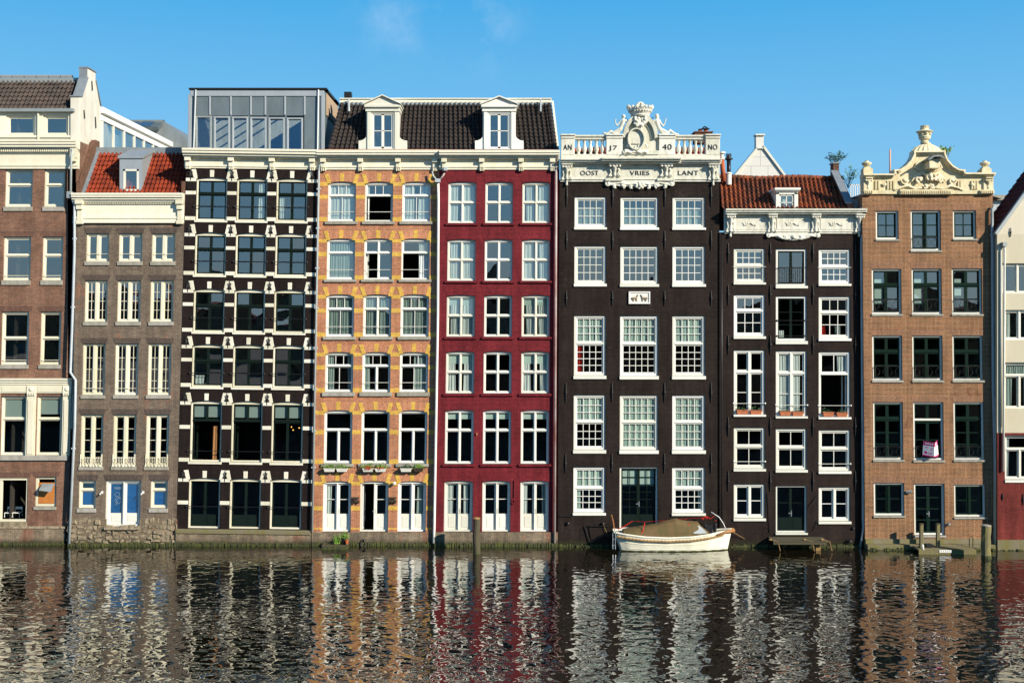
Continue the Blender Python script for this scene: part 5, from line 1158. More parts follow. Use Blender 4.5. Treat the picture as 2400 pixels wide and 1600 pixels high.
# white pointed gable further back
y_ = 14.0; g = thing('white_pointed_gable_house', (P(1781, 0, y_).x, y_, 0), 'plain white pointed gable with a square top standing behind the orange tiled roof', 'building')
mb = MB(); q = lambda x, y: (P(x, y, y_).x, P(x, y, y_).z)
mb.prism([q(1700, 440), q(1719, 412), q(1772, 348), q(1772, 316), q(1790, 316), q(1790, 340), q(1844, 415), q(1862, 440), (q(1862, 0)[0], 8), (q(1700, 0)[0], 8)], y_, y_ + .5); mb.build('gable_wall', 'stuccoW', g)
mb = MB()
for a_, b_, c_, d_ in (((1716, 416), (1772, 347), (1774.5, 352), (1722, 418)), ((1790, 341), (1847, 418), (1841, 418), (1788, 347)), ((1770, 314.5), (1792, 314.5), (1792, 318), (1770, 318)), ((1774, 346), (1790, 346), (1790, 349), (1774, 349))):
    mb.prism([q(*a_), q(*b_), q(*c_), q(*d_)], y_ - .12, y_ + .55)
mb.build('gable_coping', 'white', g)
mb = MB()
for a_, b_ in (((1762, 368), (1805, 368)), ((1744, 389), (1820, 389)), ((1782, 350), (1782, 389)), ((1760, 389), (1760, 415)), ((1800, 389), (1800, 415))):
    v0, v1 = q(*a_), q(*b_); mb.box(min(v0[0], v1[0]), max(v0[0], v1[0]) + .012, y_ - .006, y_ + .1, min(v0[1], v1[1]) - .012, max(v0[1], v1[1]))
mb.build('panel_joint', 'lead', g)
mb = MB(); a_, b_, c_ = q(1719, 415), q(1781, 340), q(1844, 415); mb.add([(a_[0], y_ + .5, a_[1]), (b_[0], y_ + .5, b_[1]), (b_[0], y_ + 1.2, b_[1]), (a_[0], y_ + 1.2, a_[1]), (c_[0], y_ + .5, c_[1]), (c_[0], y_ + 1.2, c_[1])], [(0, 1, 2, 3), (1, 4, 5, 2)]); mb.build('roof', 'lead', g)
# flues between F and G, twiggy plant on the parapet
y_ = 1.5; q3 = lambda x, y: P(x, y, y_)
g = thing('orange_flue', q3(1692, 415), 'orange clay flue with a white cap beside the crowned attic', 'chimney'); mb = MB(); mb.tube([q3(1696, 425), q3(1692, 372)], [.13, .12], 12); mb.build('flue', 'potred', g, smooth=True)
mb = MB(); c = q3(1692, 372); mb.lathe((c.x, c.y), [(.15, c.z - .05), (.15, c.z + .1), (.10, c.z + .12), (.10, c.z + .25), (.20, c.z + .27), (.18, c.z + .36), (.02, c.z + .38)], 12); mb.build('cap', 'white', g)
g = thing('black_flue', q3(1708, 415), 'black metal flue with a flat crown cap above the orange tiled roof', 'chimney'); mb = MB(); c = q3(1708, 420); t_ = q3(1708, 376).z; mb.lathe((c.x, c.y), [(.11, c.z), (.11, t_)], 12); mb.build('flue', 'black', g, smooth=True)
mb = MB(); mb.lathe((c.x, c.y), [(.15, c.z - .3), (.15, c.z + .25), (.18, c.z + .3), (.13, c.z + .36)], 12); mb.build('collar', 'white', g)
mb = MB(); mb.lathe((c.x, c.y), [(.12, t_), (.22, t_ + .06), (.22, t_ + .10), (.14, t_ + .12), (.14, t_ + .26), (.05, t_ + .27)], 12)
for k in range(8): mb.ball((c.x + .12 * math.cos(k * .785), c.y + .12 * math.sin(k * .785), t_ + .32), .035)
mb.build('cap', 'black', g)
def twigs(name, base, label, cat, n, spread, hgt, leafm='leafD', ls=.07, nl=14, droop=0):
    g = thing(name, base, label, cat); st, lf = MB(), MB(); b = Vector(base)
    for k in range(n):
        a = random.uniform(0, 6.28); tip = b + Vector((math.cos(a) * spread * random.uniform(.3, 1), math.sin(a) * spread * .5, hgt * random.uniform(.55, 1)))
        mid = (b + tip) / 2 + Vector((random.uniform(-.1, .1), 0, hgt * .12)); st.tube([b + Vector((random.uniform(-.04, .04), 0, 0)), mid, tip], [.016, .010, .005], 4)
        for i in range(nl):
            t = random.uniform(.35, 1.05); p = (b * (1 - t) + mid * t * 1) if False else (b.lerp(mid, t * 2) if t < .5 else mid.lerp(tip, t * 2 - 1)); lf.leaf(p + Vector([random.uniform(-.07, .07) for _ in range(3)]), ls * random.uniform(.7, 1.3))
    st.build('stem', 'wood', g); lf.build('foliage', leafm, g); return g
twigs('wild_shrub', (xr0 + .18, 2.3, rg.z + .6), 'wild twiggy shrub growing from the brick parapet right of the orange tiled roof', 'plant', 11, .8, .9, 'leafD', .05, 34)
twigs('wild_shrub', (xr0 + .75, 1.9, rg.z - .6), 'low wild shrub hanging beside the white roof railing', 'plant', 8, .8, 1.1, 'leaf', .05, 30)

# ------------------------------------------------------------------ house H: tan brick, cream bell gable
H = House('tan_brick_gable_house', 'tan brown brick house with a cream curved gable and dark green window frames', 2023, 2330, 455, 1290, -1.0, 685, -.008, -.014, wall=M['brickH'])
sH = lambda y: {'y': y, 'o': .07, 'm': 'ledge', 'e': 2}
def hr(w_, x0, x1, yt, yb):
    m = MB(); m.tube([H.p(x0, yt, -.0), H.p(x1, yt, -.0)], .016, 5); m.tube([H.p(x0, yb, -.0), H.p(x1, yb, -.0)], .012, 5); xm = (x0 + x1) / 2
    for (a_, b_) in ((x0, xm), (xm, x1)):
        c_ = (a_ + b_) / 2
        for sgn in (-1, 1): m.tube([H.p(c_ + sgn * (abs(a_ - c_)) * (1 - .75 * math.sin(math.pi * i / 10)), yt + (yb - yt) * i / 10, 0) for i in range(11)], .010, 4)
        m.tube([H.p(a_ + 1, yt, 0), H.p(a_ + 1, yb, 0)], .010, 4)
    m.build('railing', 'iron', w_)
def hw(x0, ya, x1, yb, ys, secs, **k):
    mb = MB(); H.fp(mb, [(x0 - 1, ya), (x1 + 1, ya), (x1 + 6, ya - 14), (x0 - 6, ya - 14)], -.006, .05); mb.build('brick_arch', 'soldH', H.e)
    return H.window(x0, ya, x1, yb, secs, 'white', k.pop('sm', 'greenH'), c=k.pop('c', 4.4), st=k.pop('st', 3.6), mu=2.4, tr=3.4, dep=.06, sill=sH(ys), **k)
hw(2054, 494, 2107.5, 561, 565, [(1, 1, 2, 2)]); w_ = hw(2136, 493, 2207, 587, 591, [(1, 2, 1, 3)], mullion=2); hr(w_, 2142, 2201, 556, 580); hw(2235.5, 493, 2290, 560, 564, [(1, 1, 2, 2)])
cH = ((2043.5, 2113), (2137, 2207.5), (2231, 2302))
for ci, (c0, c1) in enumerate(cH):
    w_ = hw(c0, 630 - ci * .5, c1, 736, 740.5, [(.35, 2, 1, 1), (.65, 2, 1, 2)], cur=[(0, .4, .2, .8, 'blind', 1)] if ci < 2 else [(.1, .35, .2, .6, 'blind', 1)]); hr(w_, c0 + 6, c1 - 6, 702, 728)
    w_ = hw(c0 - .2, 786, c1, 891, 896, [(.35, 2, 1, 1), (.65, 2, 1, 2)], gl='glassD'); hr(w_, c0 + 6, c1 - 6, 858, 884)
    if ci != 1: w_ = hw(c0 + .5, 942, c1 + .5, 1077, 1082, [(.28, 2, 1, 1), (.72, 2, 1, 3)], gl='glassD'); hr(w_, c0 + 6, c1 - 6, 1046, 1070)
c0, c1 = cH[1]
w_ = hw(c0 + .5, 942, c1 + .5, 1078, 1083, [(.32, 2, 1, 1), (.68, 2, 1, 2)], gl='glassD'); m = MB(); H.fb(m, c0 + 5, 981, c1 - 4, 985.5, .10, .2); m.build('transom', 'white', w_)
hr(w_, c0 + 6, c1 - 6, 1046, 1070)
hw(2044, 1131, 2114.5, 1208, 1212.5, [(1, 2, 1, 2)], gl='glassD', mullion=3); hw(2230.5, 1135, 2303.5, 1211, 1215.5, [(1, 2, 1, 2)], gl='glassD', mullion=3)
w_ = hw(2137.5, 1133, 2208.5, 1254, 1258.5, [(1, 2, 1, 4)], gl='glassD', name='door', handle=True)
mb = MB(); H.fb(mb, 2117, 1150, 2122, 1154, -.08, 0); mb.tube([H.p(2119, 1152, -.05), H.p(2130, 1151, -.16)], .07, 8); mb.build('wall_lamp', 'zinc2', H.e)
mb = MB(); mb.ball(H.p(2216, 1227, -.1), .08); mb.tube([H.p(2210, 1229, 0), H.p(2219, 1225, -.15)], .04, 6); mb.build('wall_bracket', 'zinc2', H.e)
H.floors = [1115, 925, 770, 612]; H.finish()
H.rects('plinth', 'concrete', [(2023, 1262, 2330, 1273)], -.10, .1); H.rects('quay_ledge', 'concrete', [(2022, 1272, 2332, 1310)], -.45, .1, bevel=.02)
H.algae(2022, 2332, 1281, 1310, .49)
H.pipe([(2020, 487), (2027, 490), (2028, 498), (2027, 545), (2022, 560), (2021, 1236), (2014, 1284)], 'pipe', .07, .15)
# gable screen
go = [(2023, 456), (2023, 409), (2094, 409), (2094, 400), (2108, 398), (2122, 389), (2133.5, 377), (2140.5, 363), (2141, 356), (2213.5, 355), (2215, 364), (2220.5, 377), (2231.7, 389.5), (2245.7, 398), (2260, 400), (2260.5, 406.5), (2330.6, 406.5), (2330, 456)]
def hsm(pts): return [(x + .008 * (y - 430), y) for x, y in pts]
mb = MB(); H.fp(mb, go, -.06, .35); gb = mb.build('gable', 'ornH', H.e)
mb = MB(); ln = go[1:-1]
for wd_, d_, off in ((3.4, .34, 0), (2.6, .24, 3.4), (2.0, .16, 6.0)):
    for (a_, b_) in zip(ln[:-1], ln[1:]):
        dx, dy = b_[0] - a_[0], b_[1] - a_[1]; L = math.hypot(dx, dy); nx, ny = -dy / L, dx / L
        s0, s1 = off, off + wd_
        H.fp(mb, [(a_[0] + nx * s0 - dx / L * .8, a_[1] + ny * s0 - dy / L * .8), (b_[0] + nx * s0 + dx / L * .8, b_[1] + ny * s0 + dy / L * .8), (b_[0] + nx * s1 + dx / L * .8, b_[1] + ny * s1 + dy / L * .8), (a_[0] + nx * s1 - dx / L * .8, a_[1] + ny * s1 - dy / L * .8)], -d_ - random.uniform(0, .006), .36)
mb.build('gable_moulding', 'ornH', H.e)
mb = MB(); H.fb(mb, 2022, 447, 2046, 456.5, -.2, 0); H.fb(mb, 2046, 446.5, 2108, 455.5, -.11, 0); H.fb(mb, 2108, 445, 2233, 456.5, -.22, 0); H.fb(mb, 2233, 446.5, 2296, 455.5, -.11, 0); H.fb(mb, 2296, 446, 2330, 455.5, -.2, 0)
for x0_, x1_ in ((2023, 2045), (2110, 2231), (2298, 2329)):
    n = int((x1_ - x0_) / 4.4)
    for k in range(n): H.fb(mb, x0_ + k * 4.4 + .6, 448, x0_ + k * 4.4 + 3.2, 454.5, -.26, -.1)
mb.build('gable_base', 'ornH', H.e, bevel=.008)
mb = MB()
for x0_, x1_ in ((2024, 2046), (2306, 2329)): H.fb(mb, x0_, 418, x1_, 447, -.15, 0)
mb.build('gable_pier', 'ornH', H.e, bevel=.01)
for x in (2035, 2317): acanthus(H, x, 417, 446, 9, 'ornH', None, .22)
mb = MB()
for x in (2052, 2059, 2080, 2087, 2094, 2246, 2252, 2278, 2284, 2290): H.fb(mb, x, 424, x + 3.4, 444, -.13, -.02)
mb.build('gable_fluting', 'ornH', H.e)
mb = MB()
for sx in (-1, 1):
    spiral(mb, H, 2177 + sx * 56, 424, 9, 1.4, -.14, 2.4, sx, 0, 26); spiral(mb, H, 2177 + sx * 22, 421, 9, 1.4, -.2, 2.8, -sx, 2, 26); spiral(mb, H, 2177 + sx * 8, 437, 6, 1.2, -.2, 2.2, sx, 1, 20)
    chain(mb, H, [(2177 + sx * 18, 441), (2177 + sx * 34, 443), (2177 + sx * 50, 436), (2177 + sx * 66, 440), (2177 + sx * 80, 446)], [2.6, 2.8, 3.0, 2.4, 1.8], -.15)
    chain(mb, H, [(2177 + sx * 8, 410), (2177 + sx * 22, 408), (2177 + sx * 32, 414), (2177 + sx * 40, 426)], [3.0, 2.6, 2.2, 1.6], -.16); chain(mb, H, [(2177 + sx * 20, 400), (2177 + sx * 32, 394), (2177 + sx * 28, 384), (2177 + sx * 20, 378)], [2, 2.2, 1.8, 1.4], -.12)
    spiral(mb, H, 2177 + sx * 103, 432, 5, 1.2, -.12, 1.8, sx, 0, 16)
for k in range(34):
    a = random.uniform(0, 6.28); rr = random.uniform(0, 12); mb.ball(H.p(2180 + rr * math.cos(a), 415 + rr * .9 * math.sin(a), -random.uniform(.16, .30)), random.uniform(.05, .10))
mb.build('gable_relief', 'ornH', H.e, remesh=.026)
mb = MB(); H.fb(mb, 2168, 376, 2194, 399, -.75, -.05); H.fb(mb, 2170, 399, 2192, 404, -.3, -.05); hb = mb.build('hoist_box', 'ornH', H.e, bevel=.02)
mb = MB(); H.fp(mb, [(2162, 379), (2175, 370.5), (2190, 369.5), (2201, 376), (2201, 378.5), (2190, 373), (2176, 374), (2164, 382)], -1.0, -.02); mb.build('hoist_canopy', 'lead', hb)
mb = MB(); c = H.p(2177, 355, .12); zc = lambda y: H.p(2177, y).z; n = 36; prof = [(33, 355), (31.5, 351), (25, 345), (17, 340), (11, 337), (9, 334)]
vs = []
for r_, y in prof:
    for k in range(n): rr = r_ * (1 + (.07 if k % 2 else -.05) * (1 if r_ > 12 else 0)) / S; vs.append((c.x + rr * math.cos(6.2832 * k / n), c.y + rr * .5 * math.sin(6.2832 * k / n), zc(y)))
mb.add(vs, [(i * n + k, i * n + (k + 1) % n, (i + 1) * n + (k + 1) % n, (i + 1) * n + k) for i in range(len(prof) - 1) for k in range(n)]); mb.build('shell_dome', 'ornH', H.e)
mb = MB(); c = H.p(2173, 330, .12)
mb.lathe((c.x, c.y), [(r_ / S, zc(y)) for r_, y in ((9, 336), (10, 332), (8, 330), (7, 329), (12, 326), (14, 320), (12, 317), (13, 313), (18, 309.5), (19.5, 308), (14, 305), (10, 304), (9, 301), (10.5, 300), (9.5, 298.5), (7, 298), (9.5, 296), (10, 294.5), (3, 294))], 16)
for k in range(8): mb.ball((c.x + 13 / S * math.cos(k * .785), c.y + 13 / S * math.sin(k * .785), zc(314)), .07)
mb.build('urn', 'ornH', H.e)
for xc in (2035, 2314):
    c = H.p(xc, 400, .1); mb = MB(); H.fb(mb, xc - 11, 396, xc + 11, 409, -.15, .33); H.fb(mb, xc - 8, 392, xc + 8, 396, -.1, .28)
    mb.lathe((c.x, c.y), [(r_ / S, zc(y)) for r_, y in ((5, 393), (5, 391), (9, 387), (11, 384), (11.5, 382.5), (11, 381), (6, 379.5), (4, 377.5), (4.5, 376.5), (2, 376))], 14); mb.build('urn', 'ornH', H.e)
mb = MB(); mb.tube([P(2290, 405, -.2), P(2294, 399, -.2), P(2307, 394, -.6)], .025, 5); mb.build('iron_stay', 'iron', H.e)
zr_ = P(0, 420, 1).z; mb = MB(); a_, b_, t_ = P(2026, 0, 1).x, P(2330, 0, 1).x, P(2177, 362, 1)
mb.add([(a_ + .3, -.6, zr_ - 1.2), (t_.x, -.6, t_.z - 1.6), (t_.x, 8, t_.z - 1.6), (a_ + .3, 8, zr_ - 1.2), (b_ - .3, -.6, zr_ - 1.2), (b_ - .3, 8, zr_ - 1.2)], [(0, 1, 2, 3), (1, 4, 5, 2)]); mb.build('roof', 'tileA', H.e)
g = thing('wooden_pole', P(2086, 410, 1.0), 'bare pinkish wooden pole rising behind the left shoulder of the cream gable', 'pole'); mb = MB(); mb.tube([P(2086, 430, 1.0), P(2086, 350, 1.0)], .045, 8); mb.build('shaft', 'pink', g, smooth=True)
twigs('gable_weed', P(2219, 372, -.75), 'green leafy weed sprouting right of the cream gable top', 'plant', 7, .5, .7, 'leaf', .075, 16)
twigs('gable_weed', P(2137, 362, -.75), 'small green weed sprouting left of the cream gable top', 'plant', 4, .35, .4, 'leaf', .06, 10)

# ------------------------------------------------------------------ house I: cream stucco above red brick, far right
y_ = -1.45
I_ = House('cream_gable_house', 'cream stucco house with red brick base and dark red roof at the far right', 2337, 2680, 549, 1300, y_, 900, 0, 0, wall=M['stucco'])
ci_ = ((2352, 2416), (2452, 2516), (2560, 2624))
for c0, c1 in ci_:
    I_.window(c0 - 3, 617, c1 + 8, 688, [(1, 2, 1, 1)], 'white', c=4, mullion=4, gl='glass'); I_.window(c0 + 2, 726, c1 + 12, 797, [(1, 2, 1, 1)], 'white', c=4, mullion=4, cur=[(.05, .22, 0, 1, 'curtain')])
    I_.window(c0 + 2, 849, c1 + 12, 958, [(.27, 1, 1, 1), (.73, 2, 1, 1)], 'white', c=4, mullion=4, gl='glassD', cur=[(0, 1, 0, .25, 'curtainG'), (0, .3, .25, 1, 'curtainG'), (.7, .8, .25, 1, 'curtainG')])
    I_.window(c0 + 3, 1020, c1 + 13, 1124, [(.30, 1, 1, 1), (.70, 2, 1, 1)], 'white', c=4.5, mullion=4, gl='glassD', cur=[(.02, .16, 0, 1, 'curtain')], sill={'y': 1130, 'o': .08, 'm': 'white', 'e': 1})
I_.floors = [1140, 980, 820, 700]
# gable top as part of wall: prism above the eaves line
mb = MB(); I_.fp(mb, [(2337, 549), (2508, 312), (2680, 549)], 0, .25); mb.build('gable', 'stucco', I_.e)
I_.finish(roof=False)
holes = [(c0 + 3, 1020, c1 + 13, 1124) for c0, c1 in ci_]; xs = [2337]
mb = MB(); x = 2337
for h_ in holes: I_.fb(mb, x, 1014, h_[0], 1300, -.02, .1); I_.fb(mb, h_[0], 1124, h_[2], 1300, -.02, .1); I_.fb(mb, h_[0], 1014, h_[2], 1020, -.02, .1); x = h_[2]
I_.fb(mb, x, 1014, 2680, 1300, -.02, .1); mb.build('red_brick_base', 'redI', I_.e)
I_.rects('plinth', 'concrete', [(2337, 1264, 2680, 1300)], -.06, .1); I_.algae(2336, 2680, 1287, 1310, .12)
mb = MB(); I_.fp(mb, [(2335, 552), (2330, 546), (2508, 300), (2508, 311)], -.12, .2); mb.build('verge', 'pipe', I_.e)
e1 = I_.p(2337, 549); ap = I_.p(2508, 312)
sl2 = (ap - e1); 
mb = MB()
def fI(u, v): return Vector((e1.x - .1 + (ap.x - e1.x) * v, y_ + .1 + 2.0 * u, e1.z + .05 + (ap.z - e1.z) * v))
ts(mb, fI, 9, 18, .05, .05, 5); mb.build('roof', 'tileI', I_.e)
mb = MB(); q = I_.p(2680, 549); mb.add([(q.x, y_, q.z), (q.x, y_ + 2.1, q.z), (ap.x, y_ + 2.1, ap.z), (ap.x, y_, ap.z)], [(0, 1, 2, 3)]); mb.build('rear_roof', 'tileI', I_.e)
I_.anchors([(2368, 534, 555)], .03); I_.anchors([(2349, 1155, 1172), (2397, 1157, 1183)], .034)
I_.pipe([(2351, 572), (2352, 585), (2351, 800), (2349, 1103)], 'pipeW', .055, -.12); I_.pipe([(2345, 586), (2345, 1000)], 'pipeW', .04, -.06)
mb = MB(); I_.fb(mb, 2346, 568, 2356, 578, -.25, -.02); mb.build('pipe_hopper', 'zinc2', I_.e)
I_.pipe([(2336, 482), (2331, 488), (2331, 540), (2333, 900), (2340, 1180), (2343, 1243)], 'pipe', .07, .28, clips=[(2331, 550)])
g = thing('flat_roofed_house', P(2350, 470, 10), 'low grey flat roof edge just visible behind the far right gable', 'building'); mb = MB(); a_ = P(2325, 460, 10); mb.box(a_.x, a_.x + 9, 10, 16, 8, P(0, 470, 10).z); mb.build('wall', 'zinc2', g); mb = MB(); mb.box(a_.x - .3, a_.x + 9.3, 9.7, 16.2, P(0, 470, 10).z, P(0, 458, 10).z); mb.build('roof_edge', 'ledge', g)
# ------------------------------------------------------------------ boat
def lerp(a, b, t): return a + (b - a) * t
def interp(tab, t):
    for (a, b) in zip(tab[:-1], tab[1:]):
        if t <= b[0]: u = (t - a[0]) / (b[0] - a[0]); return [lerp(x, y, u) for x, y in zip(a[1:], b[1:])]
    return list(tab[-1][1:])
yN = -1.8     # near gunwale plane
def bz(py): return P(0, py + 6, yN).z + .07
def bxm(px): return P(px, 0, yN).x
yc = -1.30
boat = thing('moored_sloop', (bxm(1580), yc, 0), 'cream open sloop with an olive canvas cover moored below the crowned dark house', 'boat')
# stations t along from stern (0) to bow (1): x, half beam top, sheer z, half beam waterline, keel z
xs0, xs1 = bxm(1440), bxm(1719)
st_ = [(0, .42, bz(1246), .24), (.1, .58, bz(1250), .42), (.25, .65, bz(1255), .53), (.45, .67, bz(1257), .58), (.65, .65, bz(1255), .55), (.8, .54, bz(1250), .38), (.92, .30, bz(1245), .15), (1, .05, bz(1242), .02)]
N = 40; hull = MB(); vs = []; prof_n = 8
def stn(t):
    hb, sz, hw_ = interp(st_, t); x = lerp(xs0, xs1, t); rake = -.06 if t > .9 else 0
    out = []
    for sgn in (1,):
        for k in range(prof_n + 1):
            u = k / prof_n; z = lerp(-.25, sz, u); w_ = lerp(hw_ * .7, hb, u ** .55) - (.018 if k in (3, 5) else 0)
            xx = x + (lerp(.42, 0, u) if t < .5 else lerp(-.26, 0, u)) * (abs(t - .5) * 2) ** 2
            out.append((xx, w_, z))
    return out
for i in range(N + 1):
    q = stn(i / N); vs += [(x, yc - w_, z) for x, w_, z in q] + [(x, yc + w_, z) for x, w_, z in q]
W = 2 * (prof_n + 1); fs = []
for i in range(N):
    for k in range(prof_n):
        a = i * W + k; b = (i + 1) * W + k; fs += [(a, b, b + 1, a + 1), (a + prof_n + 1, a + prof_n + 2, b + prof_n + 2, b + prof_n + 1)]
    fs.append((i * W, i * W + prof_n + 1, (i + 1) * W + prof_n + 1, (i + 1) * W))
fs.append(tuple(range(prof_n + 1)) + tuple(range(2 * prof_n + 1, prof_n, -1)))
hull.add(vs, fs); hull.build('hull', 'hull', boat, smooth=True)
def rail(t, sg, out=0.0, dz=0.0): x, w_, z = stn(t)[-1]; return Vector((x, yc + sg * (w_ + out), z + dz))
mb = MB()
for sg in (-1, 1): mb.tube([rail(i / 30, sg, .0, .02) for i in range(31)], .045, 6)
mb.build('gunwale', 'hull', boat)
mb = MB()
for sg in (-1, 1): mb.tube([rail(.02 + .9 * i / 60, sg, .035, -.16 + .012 * (i % 2)) for i in range(61)], [.045 + .012 * (i % 2) for i in range(61)], 7)
mb.build('rope_fender', 'rope', boat)
mb = MB(); mb.tube([rail(.86, -1, .05, -.10), rail(.95, -1, .05, -.02), rail(1.0, -1, .02, -.03) + Vector((.12, 0, .0))], [.05, .085, .10], 10); mb.tube([rail(.86, 1, .05, -.10), rail(.95, 1, .05, -.02), rail(1.0, 1, .02, -.03) + Vector((.12, 0, .0))], [.05, .085, .10], 10); mb.build('bow_fender', 'varnish', boat, smooth=True)
mb = MB()
for u_ in (.42, .66):
    for sg in (-1, 1):
        pth = []
        for i in range(3, 39):
            x, w_, z = stn(i / 40)[int(round(u_ * prof_n))]; pth.append((x, yc + sg * (w_ + .012), z))
        mb.tube(pth, .014, 4)
mb.build('strake', 'hull', boat)
mb = MB()
for sg in (-1, 1):
    lo, hi = [], []
    for i in range(0, 41):
        q = stn(i / 40)
        def at(z0):
            for a_, b_ in zip(q[:-1], q[1:]):
                if a_[2] <= z0 <= b_[2]: u = (z0 - a_[2]) / (b_[2] - a_[2]); return (lerp(a_[0], b_[0], u), yc + sg * (lerp(a_[1], b_[1], u) + .006), z0)
            return (q[0][0], yc + sg * (q[0][1] + .006), z0)
        lo.append(at(-.05)); hi.append(at(.055 + .012 * math.sin(i * 1.7)))
    mb.add(lo + hi, [(i, i + 1, i + 42, i + 41) for i in range(40)])
mb.build('waterline_stain', 'algae', boat)
mb = MB(); mb.tube([rail(.03, 1, 0, 0), rail(.03, 1, .15, -.35) + Vector((-.4, 0, 0)), Vector(F.p(1416, 1226, -.08))], .014, 5); mb.tube([rail(.97, 1, 0, 0), Vector(rail(.97, 1, .1, -.28)) + Vector((.5, .2, 0)), Vector(G_.p(1745, 1262, -.03))], .014, 5); mb.build('mooring_line', 'rope', boat)
mb = MB(); dk = []
for i in range(21): t = i / 20; x, w_, z = stn(t)[-1]; dk += [(x, yc - w_ * .97, z - .05), (x, yc + w_ * .97, z - .05)]
mb.add(dk, [(2 * i, 2 * i + 1, 2 * i + 3, 2 * i + 2) for i in range(20)]); mb.build('deck', 'hull', boat)
# canvas: ridge heights along x
rd = [(1462, 1241), (1480, 1238), (1510, 1233), (1545, 1226), (1565, 1220), (1586, 1215.5), (1593, 1217), (1612, 1221), (1637, 1223), (1650, 1235), (1664, 1246)]
mb = MB(); vs = []; nn = 8
for j, (px, py) in enumerate(rd):
    x = bxm(px); t = (x - xs0) / (xs1 - xs0); _, w_, z = stn(min(1, max(0, t)))[-1]; zt = max(bz(py), z + .02); w2 = w_ * (.93 if 0 < j < 10 else .8)
    for k in range(nn + 1):
        a = math.pi * k / nn; pinch = .06 * math.sin(j * 2.1 + k) * (1 if 0 < k < nn else 0) * .5
        s_ = math.copysign(abs(math.cos(a)) ** .75, math.cos(a)); hh = math.sin(a) ** 1.15
        vs.append((x + pinch * .5, yc - w2 * s_, z + .0 + (zt - z) * hh + pinch * .3))
fs = [(j * (nn + 1) + k, j * (nn + 1) + k + 1, (j + 1) * (nn + 1) + k + 1, (j + 1) * (nn + 1) + k) for j in range(len(rd) - 1) for k in range(nn)] + [tuple(range(nn + 1)), tuple(range((len(rd) - 1) * (nn + 1), len(rd) * (nn + 1)))]
mb.add(vs, fs); cv = mb.build('canvas_cover', 'canvas', boat)
mb = MB(); f = lambda px, py, dy=0: Vector((bxm(px), yN + .05 + dy, bz(py)))
pts = [(1620, 1238), (1632, 1231), (1639, 1229.5), (1648, 1236), (1657, 1245), (1640, 1247), (1626, 1246)]
mb.add([f(a_, b_, -.14 + (1247 - b_) * .012) for a_, b_ in pts] + [f(a_, b_, -.02 + (1247 - b_) * .012) for a_, b_ in pts], [tuple(range(7)), tuple(range(13, 6, -1))] + [(i, (i + 1) % 7, (i + 1) % 7 + 7, i + 7) for i in range(7)]); mb.build('vinyl_window', 'pvc', cv)
mb = MB(); mb.tube([f(1588, 1219, .30), f(1580, 1238, -.06), f(1569, 1254, -.10)], .014, 4); mb.ball(f(1588, 1219, .4), .06, (1, 1, .8)); mb.build('cord', 'white2', boat)
for k, (a_, b_, c_) in enumerate((((1512, 1224), (1507, 1240), (1499, 1254)), ((1557, 1231), (1562, 1243), (1567, 1253)), ((1616, 1226), (1617, 1240), (1613, 1252)), ((1450, 1237), (1463, 1230), (1478, 1220)))):
    mb = MB(); P3 = [f(*a_, .12 if k < 3 else 0), f(*b_, -.06), f(*c_, -.10)]
    mb.tube(P3, .012, 4)
    for i in range(9):
        t = i / 8; q = P3[0].lerp(P3[1], t * 2) if t < .5 else P3[1].lerp(P3[2], t * 2 - 1); mb.ball(q, .026, (1, .6, 1.4))
    mb.build('red_white_tape', 'red', boat)
mb = MB(); mb.tube([f(1485, 1222, .4), f(1512, 1223, .4), f(1560, 1221, .45), f(1587, 1217, .45), f(1625, 1216, .5), f(1660, 1214, .5)], .004, 4)
for k in range(12): mb.leaf(f(1484 + k * 14, 1222 - k * .5, .4), .035)
mb.build('tape_line', 'red', boat)
mb = MB(); mb.tube([f(1648, 1216, .5), f(1664, 1213, .5), f(1670, 1217, .5), f(1679, 1210, .5)], .012, 5)
for k in range(24): mb.leaf(f(1664 + random.gauss(0, 6), 1213 + random.gauss(0, 3), .5), .045)
mb.build('tape_bundle', 'red', boat)
mb = MB(); mb.tube([f(1705, 1241, .4), f(1700, 1228, .45), f(1690, 1213, .5), f(1671, 1201, .5)], .022, 6); mb.build('curved_rod', 'white2', boat, smooth=True)
mb = MB(); mb.tube([f(1434, 1205, .2), f(1438, 1220, .2), f(1441, 1242, .2)], .028, 6); fr = mb.build('stern_pole', 'varnish', boat)
mb = MB()
for k in range(16): mb.leaf(f(1435 + k * .5 + random.uniform(-1, 1), 1206 + k * 2.2, .2), .05)
mb.build('pole_tape', 'red', fr)
mb = MB()
for dx in (0, 6): mb.tube([f(1436 + dx, 1283, -.1), f(1436 + dx, 1245, -.1), f(1439 + dx, 1240, -.1), f(1445 + dx, 1244, .1)], .02, 6)
for yy in (1260, 1274): mb.tube([f(1436, yy, -.1), f(1442, yy, -.1)], .016, 5)
mb.build('boarding_ladder', 'steel', boat)
mb = MB(); c = f(1666, 1240, .55)
mb.box(c.x - .22, c.x + .18, c.y - .12, c.y + .15, c.z - .25, c.z + .20); mb.tube([(c.x + .3, c.y, c.z - .2), (c.x + .34, c.y, c.z + .22)], .09, 8); mb.ball((c.x + .34, c.y, c.z + .2), .09); mb.ball((c.x - .2, c.y - .1, c.z + .15), .09); mb.build('engine_box', 'black', boat, bevel=.04)
